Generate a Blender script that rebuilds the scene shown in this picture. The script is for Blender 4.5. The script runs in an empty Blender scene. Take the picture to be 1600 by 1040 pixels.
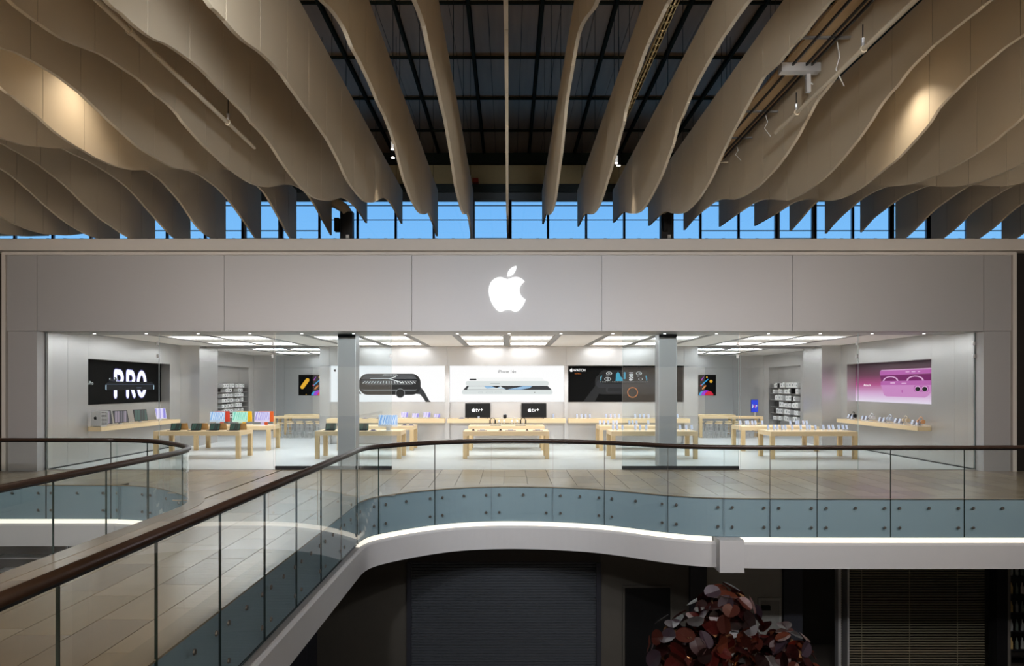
import bpy, math, random
from mathutils import Vector, Matrix
random.seed(7)
SC = bpy.context.scene
COL = SC.collection

# ------------------------------------------------------------------ camera
EYE = 2.43                                   # metres above the upper mall floor
cam_d = bpy.data.cameras.new('camera')
cam = bpy.data.objects.new('camera', cam_d); COL.objects.link(cam)
cam.location = (0, 0, EYE); cam.rotation_euler = (math.pi/2, 0, 0)
cam_d.sensor_width = 36; cam_d.lens = 1067/1600*36
cam_d.shift_x = 5/1600; cam_d.shift_y = 83/1600
cam_d.clip_end = 300
SC.camera = cam

# ------------------------------------------------------------------ sky
w = bpy.data.worlds.new('dusk_sky'); SC.world = w; w.use_nodes = True
nt = w.node_tree; nt.nodes.clear()
tc = nt.nodes.new('ShaderNodeTexCoord'); sp = nt.nodes.new('ShaderNodeSeparateXYZ')
rp = nt.nodes.new('ShaderNodeValToRGB'); bg = nt.nodes.new('ShaderNodeBackground'); wo = nt.nodes.new('ShaderNodeOutputWorld')
nt.links.new(tc.outputs['Generated'], sp.inputs[0]); nt.links.new(sp.outputs['Z'], rp.inputs['Fac'])
nt.links.new(rp.outputs['Color'], bg.inputs['Color']); nt.links.new(bg.outputs[0], wo.inputs[0])
rp.color_ramp.elements[0].position = 0.0; rp.color_ramp.elements[0].color = (0.36, 0.72, 1.0, 1)
rp.color_ramp.elements[1].position = 0.45; rp.color_ramp.elements[1].color = (0.12, 0.42, 0.95, 1)
bg.inputs['Strength'].default_value = 1.0

SC.view_settings.view_transform = 'Standard'; SC.view_settings.look = 'None'
SC.view_settings.gamma = 1; SC.view_settings.use_curve_mapping = False
SC.view_settings.exposure = 0.0
SC.cycles.transparent_max_bounces = 24
SC.cycles.max_bounces = 6; SC.cycles.diffuse_bounces = 4; SC.cycles.glossy_bounces = 3
SC.cycles.use_adaptive_sampling = True; SC.cycles.adaptive_threshold = .03
SC.cycles.sample_clamp_indirect = 6

STORE_L = 9.5          # radiance of the luminous ceiling panels in the shop
WARM = (1.0, 0.87, 0.70)

# ------------------------------------------------------------------ helpers
def lin(h):
    h = h.lstrip('#'); o = []
    for i in (0, 2, 4):
        c = int(h[i:i+2], 16)/255
        o.append(c/12.92 if c <= .04045 else ((c+.055)/1.055)**2.4)
    return tuple(o)
NUM = ['', 'first', 'second', 'third', 'fourth', 'fifth', 'sixth', 'seventh', 'eighth', 'ninth', 'tenth', 'eleventh', 'twelfth', 'thirteenth', 'fourteenth', 'fifteenth', 'sixteenth', 'seventeenth', 'eighteenth', 'nineteenth', 'twentieth']
MATS = {}
def mat(name, col, rough=.5, metal=0., emit=0., var=.06, scale=6., stretch=None, bump=0., spec=.5, ecol=None):
    if name in MATS: return MATS[name]
    m = bpy.data.materials.new(name); m.use_nodes = True
    n = m.node_tree; b = n.nodes['Principled BSDF']
    c = lin(col) if isinstance(col, str) else col
    b.inputs['Roughness'].default_value = rough; b.inputs['Metallic'].default_value = metal
    b.inputs['Specular IOR Level'].default_value = spec
    t = n.nodes.new('ShaderNodeTexCoord'); mp = n.nodes.new('ShaderNodeMapping'); nz = n.nodes.new('ShaderNodeTexNoise')
    n.links.new(t.outputs['Object'], mp.inputs[0]); n.links.new(mp.outputs[0], nz.inputs['Vector'])
    if stretch: mp.inputs['Scale'].default_value = stretch
    nz.inputs['Scale'].default_value = scale; nz.inputs['Detail'].default_value = 4
    mx = n.nodes.new('ShaderNodeMix'); mx.data_type = 'RGBA'
    mx.inputs[6].default_value = tuple(min(1, x*(1-var)) for x in c)+(1,)
    mx.inputs[7].default_value = tuple(min(1, x*(1+var)) for x in c)+(1,)
    n.links.new(nz.outputs['Fac'], mx.inputs[0]); n.links.new(mx.outputs[2], b.inputs['Base Color'])
    if bump:
        bp = n.nodes.new('ShaderNodeBump'); bp.inputs['Strength'].default_value = bump; bp.inputs['Distance'].default_value = .01
        n.links.new(nz.outputs['Fac'], bp.inputs['Height']); n.links.new(bp.outputs[0], b.inputs['Normal'])
    if emit:
        b.inputs['Emission Color'].default_value = tuple(ecol or c)+(1,); b.inputs['Emission Strength'].default_value = emit
    MATS[name] = m
    return m
def print_mat(name, stops, axis='Z', emit=.9, diag=0):
    """backlit print: colours along one axis of the print"""
    m = bpy.data.materials.new(name); m.use_nodes = True; n = m.node_tree; b = n.nodes['Principled BSDF']
    t = n.nodes.new('ShaderNodeTexCoord'); s = n.nodes.new('ShaderNodeSeparateXYZ'); r = n.nodes.new('ShaderNodeValToRGB')
    n.links.new(t.outputs['Generated'], s.inputs[0]); n.links.new(s.outputs[axis], r.inputs[0])
    els = r.color_ramp.elements
    while len(els) < len(stops): els.new(.5)
    for e, (p, c) in zip(els, stops): e.position = p; e.color = lin(c)+(1,)
    b.inputs['Base Color'].default_value = (.02, .02, .02, 1); b.inputs['Roughness'].default_value = .4
    n.links.new(r.outputs[0], b.inputs['Emission Color']); b.inputs['Emission Strength'].default_value = emit
    MATS[name] = m
    return m
def stripes_mat(name, a, b_, emit=.9, scale=9., dist=2.):
    """screen picture: slanting streaks of two colours"""
    m = bpy.data.materials.new(name); m.use_nodes = True; n = m.node_tree; b = n.nodes['Principled BSDF']
    t = n.nodes.new('ShaderNodeTexCoord'); sx = n.nodes.new('ShaderNodeSeparateXYZ'); ma = n.nodes.new('ShaderNodeMath'); wv = n.nodes.new('ShaderNodeTexNoise'); r = n.nodes.new('ShaderNodeValToRGB')
    ma.operation = 'MULTIPLY_ADD'; ma.inputs[1].default_value = -.12; wv.noise_dimensions = '1D'
    n.links.new(t.outputs['Generated'], sx.inputs[0]); n.links.new(sx.outputs['Z'], ma.inputs[0]); n.links.new(sx.outputs['X'], ma.inputs[2]); n.links.new(ma.outputs[0], wv.inputs['W'])
    wv.inputs['Scale'].default_value = scale; wv.inputs['Detail'].default_value = 1
    n.links.new(wv.outputs['Fac'], r.inputs[0])
    r.color_ramp.elements[0].position = .42; r.color_ramp.elements[0].color = lin(a)+(1,)
    r.color_ramp.elements[1].position = .58; r.color_ramp.elements[1].color = lin(b_)+(1,)
    b.inputs['Base Color'].default_value = (.02, .02, .02, 1)
    n.links.new(r.outputs[0], b.inputs['Emission Color']); b.inputs['Emission Strength'].default_value = emit
    MATS[name] = m
    return m
def glass_mat(name, tint, ior=1.45, rough=0.0, refl=1.0):
    m = bpy.data.materials.new(name); m.use_nodes = True; n = m.node_tree; n.nodes.clear()
    o = n.nodes.new('ShaderNodeOutputMaterial'); tr = n.nodes.new('ShaderNodeBsdfTransparent'); gl = n.nodes.new('ShaderNodeBsdfGlossy')
    fr = n.nodes.new('ShaderNodeFresnel'); fr.inputs[0].default_value = ior
    ge = n.nodes.new('ShaderNodeNewGeometry'); su = n.nodes.new('ShaderNodeMath'); su.operation = 'SUBTRACT'; su.inputs[0].default_value = refl
    mu = n.nodes.new('ShaderNodeMath'); mu.operation = 'MULTIPLY'; mu.use_clamp = True; mi = n.nodes.new('ShaderNodeMixShader')
    n.links.new(ge.outputs['Backfacing'], su.inputs[1]); n.links.new(su.outputs[0], mu.inputs[0]); n.links.new(fr.outputs[0], mu.inputs[1])
    tr.inputs[0].default_value = tuple(tint)+(1,); gl.inputs['Roughness'].default_value = rough; gl.inputs['Color'].default_value = (1, 1, 1, 1)
    n.links.new(mu.outputs[0], mi.inputs[0]); n.links.new(tr.outputs[0], mi.inputs[1]); n.links.new(gl.outputs[0], mi.inputs[2]); n.links.new(mi.outputs[0], o.inputs[0])
    MATS[name] = m
    return m

def tag(o, label=None, cat=None, group=None, kind=None):
    if label: o['label'] = label
    if cat: o['category'] = cat
    if group: o['group'] = group
    if kind: o['kind'] = kind
    return o
def empty(name, loc=(0, 0, 0), label=None, cat=None, group=None, kind=None, rz=0):
    o = bpy.data.objects.new(name, None); COL.objects.link(o); o.empty_display_size = .1
    o.location = loc; o.rotation_euler = (0, 0, rz)
    return tag(o, label, cat, group, kind)
def wpos(o):
    v = Vector(o.location); p = o.parent
    while p: v += Vector(p.location); p = p.parent
    return v
class MB:
    """collects shapes in world (or thing-local) space; build() links them as one mesh object"""
    def __init__(s): s.v = []; s.f = []; s.mi = []; s.cur = 0
    def quad(s, a, b, c, d): i = len(s.v); s.v += [a, b, c, d]; s.f.append((i, i+1, i+2, i+3)); s.mi.append(s.cur); return s
    def poly(s, pts): i = len(s.v); s.v += list(pts); s.f.append(tuple(range(i, i+len(pts)))); s.mi.append(s.cur); return s
    def box(s, x0, x1, y0, y1, z0, z1, bev=0):
        i = len(s.v)
        s.v += [(x0,y0,z0),(x1,y0,z0),(x1,y1,z0),(x0,y1,z0),(x0,y0,z1),(x1,y0,z1),(x1,y1,z1),(x0,y1,z1)]
        for f in ((0,3,2,1),(4,5,6,7),(0,1,5,4),(1,2,6,5),(2,3,7,6),(3,0,4,7)): s.f.append(tuple(i+k for k in f)); s.mi.append(s.cur)
        return s
    def obox(s, M, sx, sy, sz):
        """box of full size sx,sy,sz centred at the origin of matrix M"""
        i = len(s.v)
        for z in (-.5, .5):
            for x, y in ((-.5,-.5),(.5,-.5),(.5,.5),(-.5,.5)): s.v.append(tuple(M @ Vector((x*sx, y*sy, z*sz))))
        for f in ((0,3,2,1),(4,5,6,7),(0,1,5,4),(1,2,6,5),(2,3,7,6),(3,0,4,7)): s.f.append(tuple(i+k for k in f)); s.mi.append(s.cur)
        return s
    def rod(s, p, q, r, n=8, r2=None, caps=True):
        p = Vector(p); q = Vector(q); d = (q-p).normalized()
        u = d.cross(Vector((0, 0, 1)) if abs(d.z) < .9 else Vector((1, 0, 0))).normalized(); w_ = d.cross(u)
        i = len(s.v); r2 = r if r2 is None else r2
        for c, rr in ((p, r), (q, r2)):
            for k in range(n):
                a = 2*math.pi*k/n; s.v.append(tuple(c + (u*math.cos(a)+w_*math.sin(a))*rr))
        for k in range(n): s.f.append((i+k, i+(k+1) % n, i+n+(k+1) % n, i+n+k)); s.mi.append(s.cur)
        if caps:
            s.f.append(tuple(i+k for k in reversed(range(n)))); s.mi.append(s.cur); s.f.append(tuple(i+n+k for k in range(n))); s.mi.append(s.cur)
        return s
    def tube(s, pts, r, n=6):
        pts = [Vector(p) for p in pts]; i = len(s.v); N = len(pts)
        for j, p in enumerate(pts):
            d = (pts[min(j+1, N-1)]-pts[max(j-1, 0)]).normalized()
            u = d.cross(Vector((0, 0, 1)) if abs(d.z) < .95 else Vector((1, 0, 0))).normalized(); w_ = d.cross(u)
            for k in range(n):
                a = 2*math.pi*k/n; s.v.append(tuple(p+(u*math.cos(a)+w_*math.sin(a))*r))
        for j in range(N-1):
            for k in range(n): s.f.append((i+j*n+k, i+j*n+(k+1) % n, i+(j+1)*n+(k+1) % n, i+(j+1)*n+k)); s.mi.append(s.cur)
        s.f.append(tuple(i+k for k in reversed(range(n)))); s.mi.append(s.cur)
        s.f.append(tuple(i+(N-1)*n+k for k in range(n))); s.mi.append(s.cur)
        return s
    def lathe(s, c, prof, n=12):
        i = len(s.v)
        for r, z in prof:
            for k in range(n):
                a = 2*math.pi*k/n; s.v.append((c[0]+r*math.cos(a), c[1]+r*math.sin(a), c[2]+z))
        for j in range(len(prof)-1):
            for k in range(n): s.f.append((i+j*n+k, i+j*n+(k+1) % n, i+(j+1)*n+(k+1) % n, i+(j+1)*n+k)); s.mi.append(s.cur)
        s.f.append(tuple(i+k for k in reversed(range(n)))); s.mi.append(s.cur)
        s.f.append(tuple(i+(len(prof)-1)*n+k for k in range(n))); s.mi.append(s.cur)
        return s
    def sweep(s, path, prof):
        """profile [(offset along left normal, z)] swept along a plan polyline [(x,y)], closed profile"""
        i = len(s.v); N = len(path); n = len(prof)
        for j, (x, y) in enumerate(path):
            nx, ny = pnormal(path, j)
            for o, z in prof: s.v.append((x+nx*o, y+ny*o, z))
        for j in range(N-1):
            for k in range(n): s.f.append((i+j*n+k, i+(j+1)*n+k, i+(j+1)*n+(k+1) % n, i+j*n+(k+1) % n)); s.mi.append(s.cur)
        s.cur, c = getattr(s, 'capmat', s.cur), s.cur
        s.f.append(tuple(i+k for k in range(n))); s.mi.append(s.cur); s.f.append(tuple(i+(N-1)*n+k for k in reversed(range(n)))); s.mi.append(s.cur)
        s.cur = c
        return s
    def build(s, name, m, parent=None, smooth=False):
        me = bpy.data.meshes.new(name)
        off = wpos(parent) if parent else Vector((0, 0, 0))
        me.from_pydata([tuple(Vector(v)-off) for v in s.v], [], s.f)
        for x in (m if isinstance(m, (list, tuple)) else [m]): me.materials.append(x)
        me.polygons.foreach_set('material_index', s.mi)
        if smooth: me.polygons.foreach_set('use_smooth', [True]*len(s.f))
        me.update()
        o = bpy.data.objects.new(name, me); COL.objects.link(o)
        if parent: o.parent = parent
        return o
def pnormal(path, j):
    N = len(path); ax, ay = path[max(j-1, 0)]; bx, by = path[min(j+1, N-1)]
    dx, dy = bx-ax, by-ay; L = math.hypot(dx, dy) or 1
    return -dy/L, dx/L
def copy_tree(o, parent=None):
    c = o.copy(); COL.objects.link(c); c.parent = parent
    for ch in o.children: copy_tree(ch, c)
    return c
def resample(pts, step):
    out = [pts[0]]; acc = 0
    for a, b in zip(pts, pts[1:]):
        L = math.hypot(b[0]-a[0], b[1]-a[1]); n = max(1, round(L/step))
        for k in range(1, n+1): out.append((a[0]+(b[0]-a[0])*k/n, a[1]+(b[1]-a[1])*k/n))
    return out
def catmull(pts, n=6):
    out = []
    P = [pts[0]]+list(pts)+[pts[-1]]
    for i in range(1, len(P)-2):
        for k in range(n):
            t = k/n; r = []
            for a in range(2):
                p0, p1, p2, p3 = P[i-1][a], P[i][a], P[i+1][a], P[i+2][a]
                r.append(.5*(2*p1+(p2-p0)*t+(2*p0-5*p1+4*p2-p3)*t*t+(3*p1-p0-3*p2+p3)*t**3))
            out.append(tuple(r))
    out.append(pts[-1])
    return out
def interp(tab, x):
    if x <= tab[0][0]: return tab[0][1]
    for (a, b), (c, d) in zip(tab, tab[1:]):
        if x <= c: return b+(d-b)*(x-a)/((c-a) or 1)
    return tab[-1][1]
def text_poly(body, size):
    c = bpy.data.curves.new('lettering', 'FONT'); c.body = body; c.size = size; c.resolution_u = 3
    o = bpy.data.objects.new('lettering', c); COL.objects.link(o)
    me = bpy.data.meshes.new_from_object(o.evaluated_get(bpy.context.evaluated_depsgraph_get()))
    vs = [tuple(v.co) for v in me.vertices]; fs = [tuple(p.vertices) for p in me.polygons]
    bpy.data.objects.remove(o); bpy.data.curves.remove(c); bpy.data.meshes.remove(me)
    return vs, fs
def rrect(x0, x1, y0, y1, r, n=5):
    out = []
    for cx, cy, a0 in ((x1-r, y1-r, 0), (x0+r, y1-r, 90), (x0+r, y0+r, 180), (x1-r, y0+r, 270)):
        for k in range(n+1):
            a = math.radians(a0+90*k/n); out.append((cx+r*math.cos(a), cy+r*math.sin(a)))
    return out
def circ(cx, cy, r, n=20, ry=None): return [(cx+r*math.cos(2*math.pi*k/n), cy+(ry or r)*math.sin(2*math.pi*k/n)) for k in range(n)]
def capsule(ax, ay, bx, by, r, n=6):
    a = math.atan2(by-ay, bx-ax); out = []
    for k in range(n+1): t = a-math.pi/2+math.pi*k/n; out.append((bx+r*math.cos(t), by+r*math.sin(t)))
    for k in range(n+1): t = a+math.pi/2+math.pi*k/n; out.append((ax+r*math.cos(t), ay+r*math.sin(t)))
    return out
LOGO = ["M12.152 6.896 c-.948 0 -2.415 -1.078 -3.96 -1.04 -2.04 .027 -3.91 1.183 -4.961 3.014 -2.117 3.675 -.546 9.103 1.519 12.09 1.013 1.454 2.208 3.09 3.792 3.039 1.52 -.065 2.09 -.987 3.935 -.987 1.831 0 2.35 .987 3.96 .948 1.637 -.026 2.676 -1.48 3.676 -2.948 1.156 -1.688 1.636 -3.325 1.662 -3.415 -.039 -.013 -3.182 -1.221 -3.22 -4.857 -.026 -3.04 2.48 -4.494 2.597 -4.559 -1.429 -2.09 -3.623 -2.324 -4.39 -2.376 -2 -.156 -3.675 1.09 -4.61 1.09",
        "M15.53 3.83 c.843 -1.012 1.4 -2.427 1.245 -3.83 -1.207 .052 -2.662 .805 -3.532 1.818 -.78 .896 -1.454 2.338 -1.273 3.714 1.338 .104 2.715 -.688 3.559 -1.701"]
def logo_polys(cx, cy, h, steps=6):
    """fruit emblem: body and leaf outlines, height h, centred at cx,cy (y up)"""
    res = []
    for d in LOGO:
        tk = d.replace('M', '').replace('c', ' ').split(); v = [float(x) for x in tk]
        x, y = v[0], v[1]; pts = [(x, y)]; v = v[2:]
        for i in range(0, len(v), 6):
            p0 = (x, y); p1 = (x+v[i], y+v[i+1]); p2 = (x+v[i+2], y+v[i+3]); p3 = (x+v[i+4], y+v[i+5])
            for k in range(1, steps+1):
                t = k/steps; q = 1-t
                pts.append(tuple(q**3*p0[a]+3*q*q*t*p1[a]+3*q*t*t*p2[a]+t**3*p3[a] for a in (0, 1)))
            x, y = p3
        if math.hypot(pts[0][0]-pts[-1][0], pts[0][1]-pts[-1][1]) < .05: pts = pts[:-1]
        res.append([(cx+(a-12)/24*h, cy-(b-12)/24*h) for a, b in pts][::-1])
    return res
class Art:
    """flat print on a wall: origin, unit vectors along the print and up, normal to the viewer"""
    def __init__(s, parent, O, U, V, sc=1.0): s.p = parent; s.O = Vector(O); s.U = Vector(U); s.V = Vector(V); s.N = s.U.cross(s.V); s.k = sc
    def at(s, u, v, l): return tuple(s.O+s.U*u*s.k+s.V*v*s.k+s.N*(.003*l))
    def polys(s, name, plist, m, layer=1, thick=0):
        b = MB()
        for pts in plist:
            A = sum(p[0]*q[1]-q[0]*p[1] for p, q in zip(pts, pts[1:]+pts[:1]))
            if A < 0: pts = pts[::-1]
            b.poly([s.at(u, v, layer) for u, v in pts])
        return b.build(name, m, s.p)
    def text(s, name, body, size, u, v, m, layer=1, align=0., sx=1.0):
        vs, fs = text_poly(body, size); wd = max([a[0] for a in vs] or [0])*sx
        b = MB(); b.v = [s.at(u+a[0]*sx-wd*align, v+a[1], layer) for a in vs]; b.f = fs; b.mi = [0]*len(fs)
        return b.build(name, m, s.p)

# ------------------------------------------------------------------ materials
FIN = mat('cream_fin_board', '#d9cab1', .6, var=.03, scale=2.)
JOINT = mat('dark_fin_joint', '#2a2119', .9, spec=.0)
ALU = mat('facade_metal_panel', '#b9b8ba', .45, .25, var=.02, scale=3., stretch=(1, 1, 12))
STEEL = mat('brushed_steel_wall', '#c8c7c6', .27, .7, var=.03, scale=4., stretch=(30, 30, .6))
COLM = mat('brushed_column_metal', '#a5a3a2', .4, .35, var=.04, scale=5., stretch=(20, 20, .6))
WHITE = mat('white_painted_trim', '#d6d0ca', .6, var=.02)
CEILW = mat('shop_ceiling_white', '#e6e2de', .7, var=.01)
STRIP = mat('ceiling_service_strip_grey', '#8f8d8c', .5, .2)
LIGHT = mat('luminous_ceiling_panel', '#ffffff', .5, emit=STORE_L, var=0, ecol=(.96, .98, 1.0))
DOT = mat('small_downlight_lens', '#ffffff', .5, emit=14, var=0, ecol=(1, .95, .85))
SHOPFLOOR = mat('pale_grey_shop_floor', '#cdd0d0', .32, var=.03, scale=1.5)
OAK = mat('light_oak', '#ddc39a', .45, var=.12, scale=5., stretch=(.6, 8, 8))
OAKD = mat('light_oak_leg', '#d3b789', .45, var=.12, scale=5., stretch=(8, 8, .6))
STONE = [mat('limestone_tile_%d' % i, c, .22, var=.06, scale=2.5, stretch=(3, .8, 1), bump=.02, spec=.6) for i, c in enumerate(('#ac9c86', '#a69680', '#b1a28d', '#a19280'))]
GROUT = mat('dark_grout', '#3a332a', .8)
BORDER = mat('limestone_border', '#a1937f', .22, var=.1, scale=3., bump=.03)
GLASS = glass_mat('balustrade_glass', (.95, .975, .972))
EDGE = mat('green_glass_edge', '#20302c', .2)
SHOPGLASS = glass_mat('shopfront_glass', (.965, .98, .98))
DOORGLASS = glass_mat('sliding_door_glass', (.90, .94, .955))
SKYGLASS = glass_mat('clerestory_glass', (.9, .95, 1.0))
WOODRAIL = mat('dark_walnut_handrail', '#35241a', .38, var=.25, scale=8., stretch=(1, 1, 1), spec=.6)
SLABEDGE = mat('blue_grey_slab_edge', '#93a6b1', .45, var=.03, scale=2.)
FASCIA = mat('white_plaster_fascia', '#c8c8c9', .6, var=.02)
LED = mat('cove_light_strip', '#fff6e6', .5, emit=.85, var=0, ecol=(1, .93, .80))
CHROME = mat('steel_fixing', '#6e6b66', .3, .5)
DARK = mat('near_black_metal', '#17171a', .5, .3)
DARKWALL = mat('dark_taupe_wall', '#4b4740', .6, var=.12, scale=2.)
NAVY = mat('dark_navy_column', '#24262e', .6)
SLAT = mat('grey_shutter_slat', '#50545a', .4, .4)
BLIND = mat('bronze_blind_slat', '#9a907a', .45, .3)
ROOFG = mat('dark_roof_sheet', '#a5917c', .38, .0, var=.25, scale=.8, stretch=(6, .5, 1), spec=.45)
BEAM = mat('dark_green_roof_beam', '#2c3129', .8, spec=.1)
TEAL = mat('teal_steel_beam', '#2c3d40', .5)
MULL = mat('blue_grey_mullion', '#77838f', .45, .2)
BEIGE = mat('beige_upper_wall', '#c9b88c', .7)
CARD = mat('white_product_box', '#efefee', .5)
BLACK = mat('black_plastic', '#0b0b0c', .5, spec=.25)
SILVER = mat('silver_aluminium', '#c9c9ca', .35, .5)
SCREENB = mat('black_screen_print', '#050506', .3, emit=0.0, var=0)
PBLACK = mat('black_backlit_print', '#050505', .7, var=0, spec=.1)
def flat(name, c, e=.9): return mat(name, (.015, .015, .015), .7, emit=e, var=0, spec=.1, ecol=lin(c))
PWHITE = flat('white_backlit_print', '#ffffff', .97); INK = flat('dark_print_ink', '#1c1e20', .5); INK2 = flat('charcoal_print_ink', '#3b3e42', .6); GREYP = flat('grey_print_ink', '#9aa0a3', .8)
PALE = flat('pale_print_ink', '#e3eae9', .9); CYANP = flat('cyan_print_ink', '#3fa9c9', .8); ORANGEP = flat('orange_print_ink', '#f08a3c', .8)
YELLOWP = flat('yellow_print_ink', '#ffbb2e', .9); BLUEP = flat('blue_print_ink', '#2aa3dd', .9); PURPLEP = flat('purple_print_ink', '#a42bd6', .9); REDP = flat('red_print_ink', '#e8243f', .9)
GLOWP = flat('glowing_white_print', '#ffffff', 1.3)

# ================================================================== SETTING
# ---- plan of the floor edges round the two voids
MAIN = [(-3.13, -1.0), (-3.13, 14.0), (-3.12, 14.35), (-3.05, 14.72), (-2.87, 15.05), (-2.55, 15.4), (-2.2, 15.72), (-1.74, 16.06), (-1.15, 16.36), (-.42, 16.52), (.3, 16.54), (1.06, 16.45),
        (1.91, 16.22), (2.6, 15.87), (3.1, 15.52), (3.55, 15.23), (4.1, 14.97), (4.7, 14.84), (5.67, 14.77), (8, 14.74), (17, 14.74)]
LEFT = [(-6.55, -1.0), (-6.6, 13.5), (-6.68, 14.1), (-6.85, 14.6), (-7.2, 15.15), (-7.73, 15.7), (-8.3, 16.25), (-8.9, 16.6), (-9.6, 16.78), (-10.4, 16.82), (-17, 16.82)]
main_c = [MAIN[0]]+catmull(MAIN[1:], 5)
left_c = [LEFT[0]]+catmull(LEFT[1:], 5)
g_main = sorted(p for p in main_c[1:])
g_left = sorted((p for p in left_c[1:]))
def g(x):
    if x > -3.13: return interp(g_main, x)
    if x < -6.6: return interp(g_left, x)
    return -1.0
FRONT = 19.5                                  # plane of the shop front
# slab under the tiles
b = MB(); xs = sorted(set([-17+.25*i for i in range(137)]+[-6.42, -3.3]))
def gs(x): return g(max(x, -3.129)) if x > -4.8 else g(min(x, -6.601))
for a, c in zip(xs, xs[1:]):
    m_ = (a+c)/2
    y0, y1 = (-1, -1) if -6.42 < m_ < -3.3 else (gs(a)+.22, gs(c)+.22)
    b.v += [(a, y0+.05, -.84), (c, y1+.05, -.84), (c, 20.4, -.84), (a, 20.4, -.84), (a, y0+.05, -.02), (c, y1+.05, -.02), (c, 20.4, -.02), (a, 20.4, -.02)]
    i = len(b.v)-8
    for f in ((0,3,2,1),(4,5,6,7),(0,1,5,4)): b.f.append(tuple(i+k for k in f)); b.mi.append(0)
floor = tag(b.build('floor', GROUT), 'polished limestone mall floor with bridge between the two voids', 'floor', kind='structure')
# tiles, 0.6 m columns running away from the viewer
cols = []
x = -15.6
while x < -6.61: cols.append((x, min(x+.6, -6.6))); x += .6
n = 6
for i in range(n): cols.append((-6.55+3.42/n*i, -6.55+3.42/n*(i+1)))
x = -3.13
while x < 15: cols.append((x, x+.6)); x += .6
for ci, (a, c) in enumerate(cols):
    bridge = -6.6 < (a+c)/2 < -3.13
    y = 3.2 if bridge else min(g(a+.001), g(c-.001))
    if bridge: y -= random.uniform(0, 1.2)
    else: y -= random.uniform(0, .9)
    while y < 19.85:
        y2 = min(y+1.25, 19.9)
        if y2-y < .1: break
        S = 6 if not bridge else 1
        gx = [a+.005+(c-a-.010)*k/S for k in range(S+1)]
        lo = [max(y+.005, g(q)+.02) if not bridge else y+.005 for q in gx]
        hi = y2-.005
        if min(lo) < hi-.05:
            lo = [min(q, hi-.01) for q in lo]
            t = MB(); N = S+1
            pts = [(q, l) for q, l in zip(gx, lo)]+[(gx[-1], hi), (gx[0], hi)]
            t.poly([(p[0], p[1], 0) for p in pts])
            for p, q in zip(pts, pts[1:]+pts[:1]): t.quad((p[0], p[1], -.02), (q[0], q[1], -.02), (q[0], q[1], 0), (p[0], p[1], 0))
            t.build('floor_tile', random.choice(STONE), floor)
        y = y2
# raised kerb strip along the edges
for path, nm in ((main_c, 'floor_border'), (left_c, 'floor_border')):
    sgn = 1 if path is main_c else -1
    pr = [(0, -.01), (sgn*.32, -.01), (sgn*.32, .006), (0, .006)]
    if sgn > 0: pr = pr[::-1]
    MB().sweep(path, pr).build(nm, BORDER, floor)
# slab edge cladding, cove strip and fascia
def edge_build(path, sgn, tagname, led_ranges):
    # +normal of main path points to the floor side (left of travel) ; void on the other side
    f = [(0.045*sgn, -.85), (.10*sgn, -.85), (.10*sgn, -.012), (.045*sgn, -.012)]
    o = MB().sweep(path, f if sgn < 0 else f[::-1]).build('trim_slab_edge', SLABEDGE); tag(o, 'blue grey slab edge behind the glass of the '+tagname, 'trim', kind='structure')
    f = [(-.05*sgn, -1.5), (.10*sgn, -1.5), (.10*sgn, -.95), (.0*sgn, -.95), (-.03*sgn, -.965), (-.05*sgn, -1.0)]
    o = MB().sweep(path, f if sgn < 0 else f[::-1]).build('trim_fascia', FASCIA, smooth=False); tag(o, 'white curved fascia band under the floor of the '+tagname, 'trim', kind='structure')
    for a, c in led_ranges:
        seg = [p for p in path if a(p) and c(p)]
        f = [(.02*sgn, -.95), (.10*sgn, -.95), (.10*sgn, -.86), (.02*sgn, -.86)]
        o = MB().sweep(seg, f if sgn < 0 else f[::-1]).build('cove_light_strip', LED)
        tag(o, 'glowing warm cove light strip above the fascia of the '+tagname+(' right of the white bracket' if seg[0][0] > 4 else ''), 'light strip')
edge_build(main_c, 1, 'large void', [(lambda p: p[1] > 14.3, lambda p: p[0] < 4.55), (lambda p: p[0] > 4.65, lambda p: p[0] < 18)])
edge_build(left_c, -1, 'left void', [(lambda p: p[1] > 14.3, lambda p: True)])
o = MB().box(4.5, 5.02, 14.56, 15.3, -1.55, -.855).build('trim_bracket', FASCIA); tag(o, 'square white bracket interrupting the fascia of the large void', 'trim', kind='structure')
# soffit under the walkway
b = MB()
for a, c in zip(xs, xs[1:]):
    m_ = (a+c)/2; y0, y1 = (-1, -1) if -6.42 < m_ < -3.3 else (gs(a), gs(c))
    b.quad((a, y0+.1, -1.45), (a, 24, -1.45), (c, 24, -1.45), (c, y1+.1, -1.45))
tag(b.build('ceiling_lower', DARKWALL), 'dark soffit under the upper walkway', 'ceiling', kind='structure')

# ---- mall shell
tag(MB().box(-17, 17, -9, 1.0, -.84, 0).build('floor_near', BORDER), 'stone mall floor behind the viewpoint', 'floor', kind='structure')
tag(MB().box(-17, 17, -9, 24, -5.7, -5.5).build('floor_lower', mat('lower_stone_floor', '#57504a', .35)), 'dark stone floor of the lower level', 'floor', kind='structure')
for sx, nm in ((-1, 'left'), (1, 'right')):
    X_ = lambda a, c: sorted((sx*a, sx*c))
    a, c = X_(17, 17.3); b = MB().box(a, c, -9.2, 24, -5.7, 6.2).box(a, c, -9.2, 20.6, 6.2, 12.9)
    a, c = X_(17.3, 24.6); b.box(a, c, 20.4, 20.6, 6.2, 12.9); a, c = X_(24.5, 24.8); b.box(a, c, 20.6, 30, 6.2, 12.9)
    tag(b.build('wall_'+nm, DARKWALL), 'dark side wall of the mall on the '+nm, 'wall', kind='structure')
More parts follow.
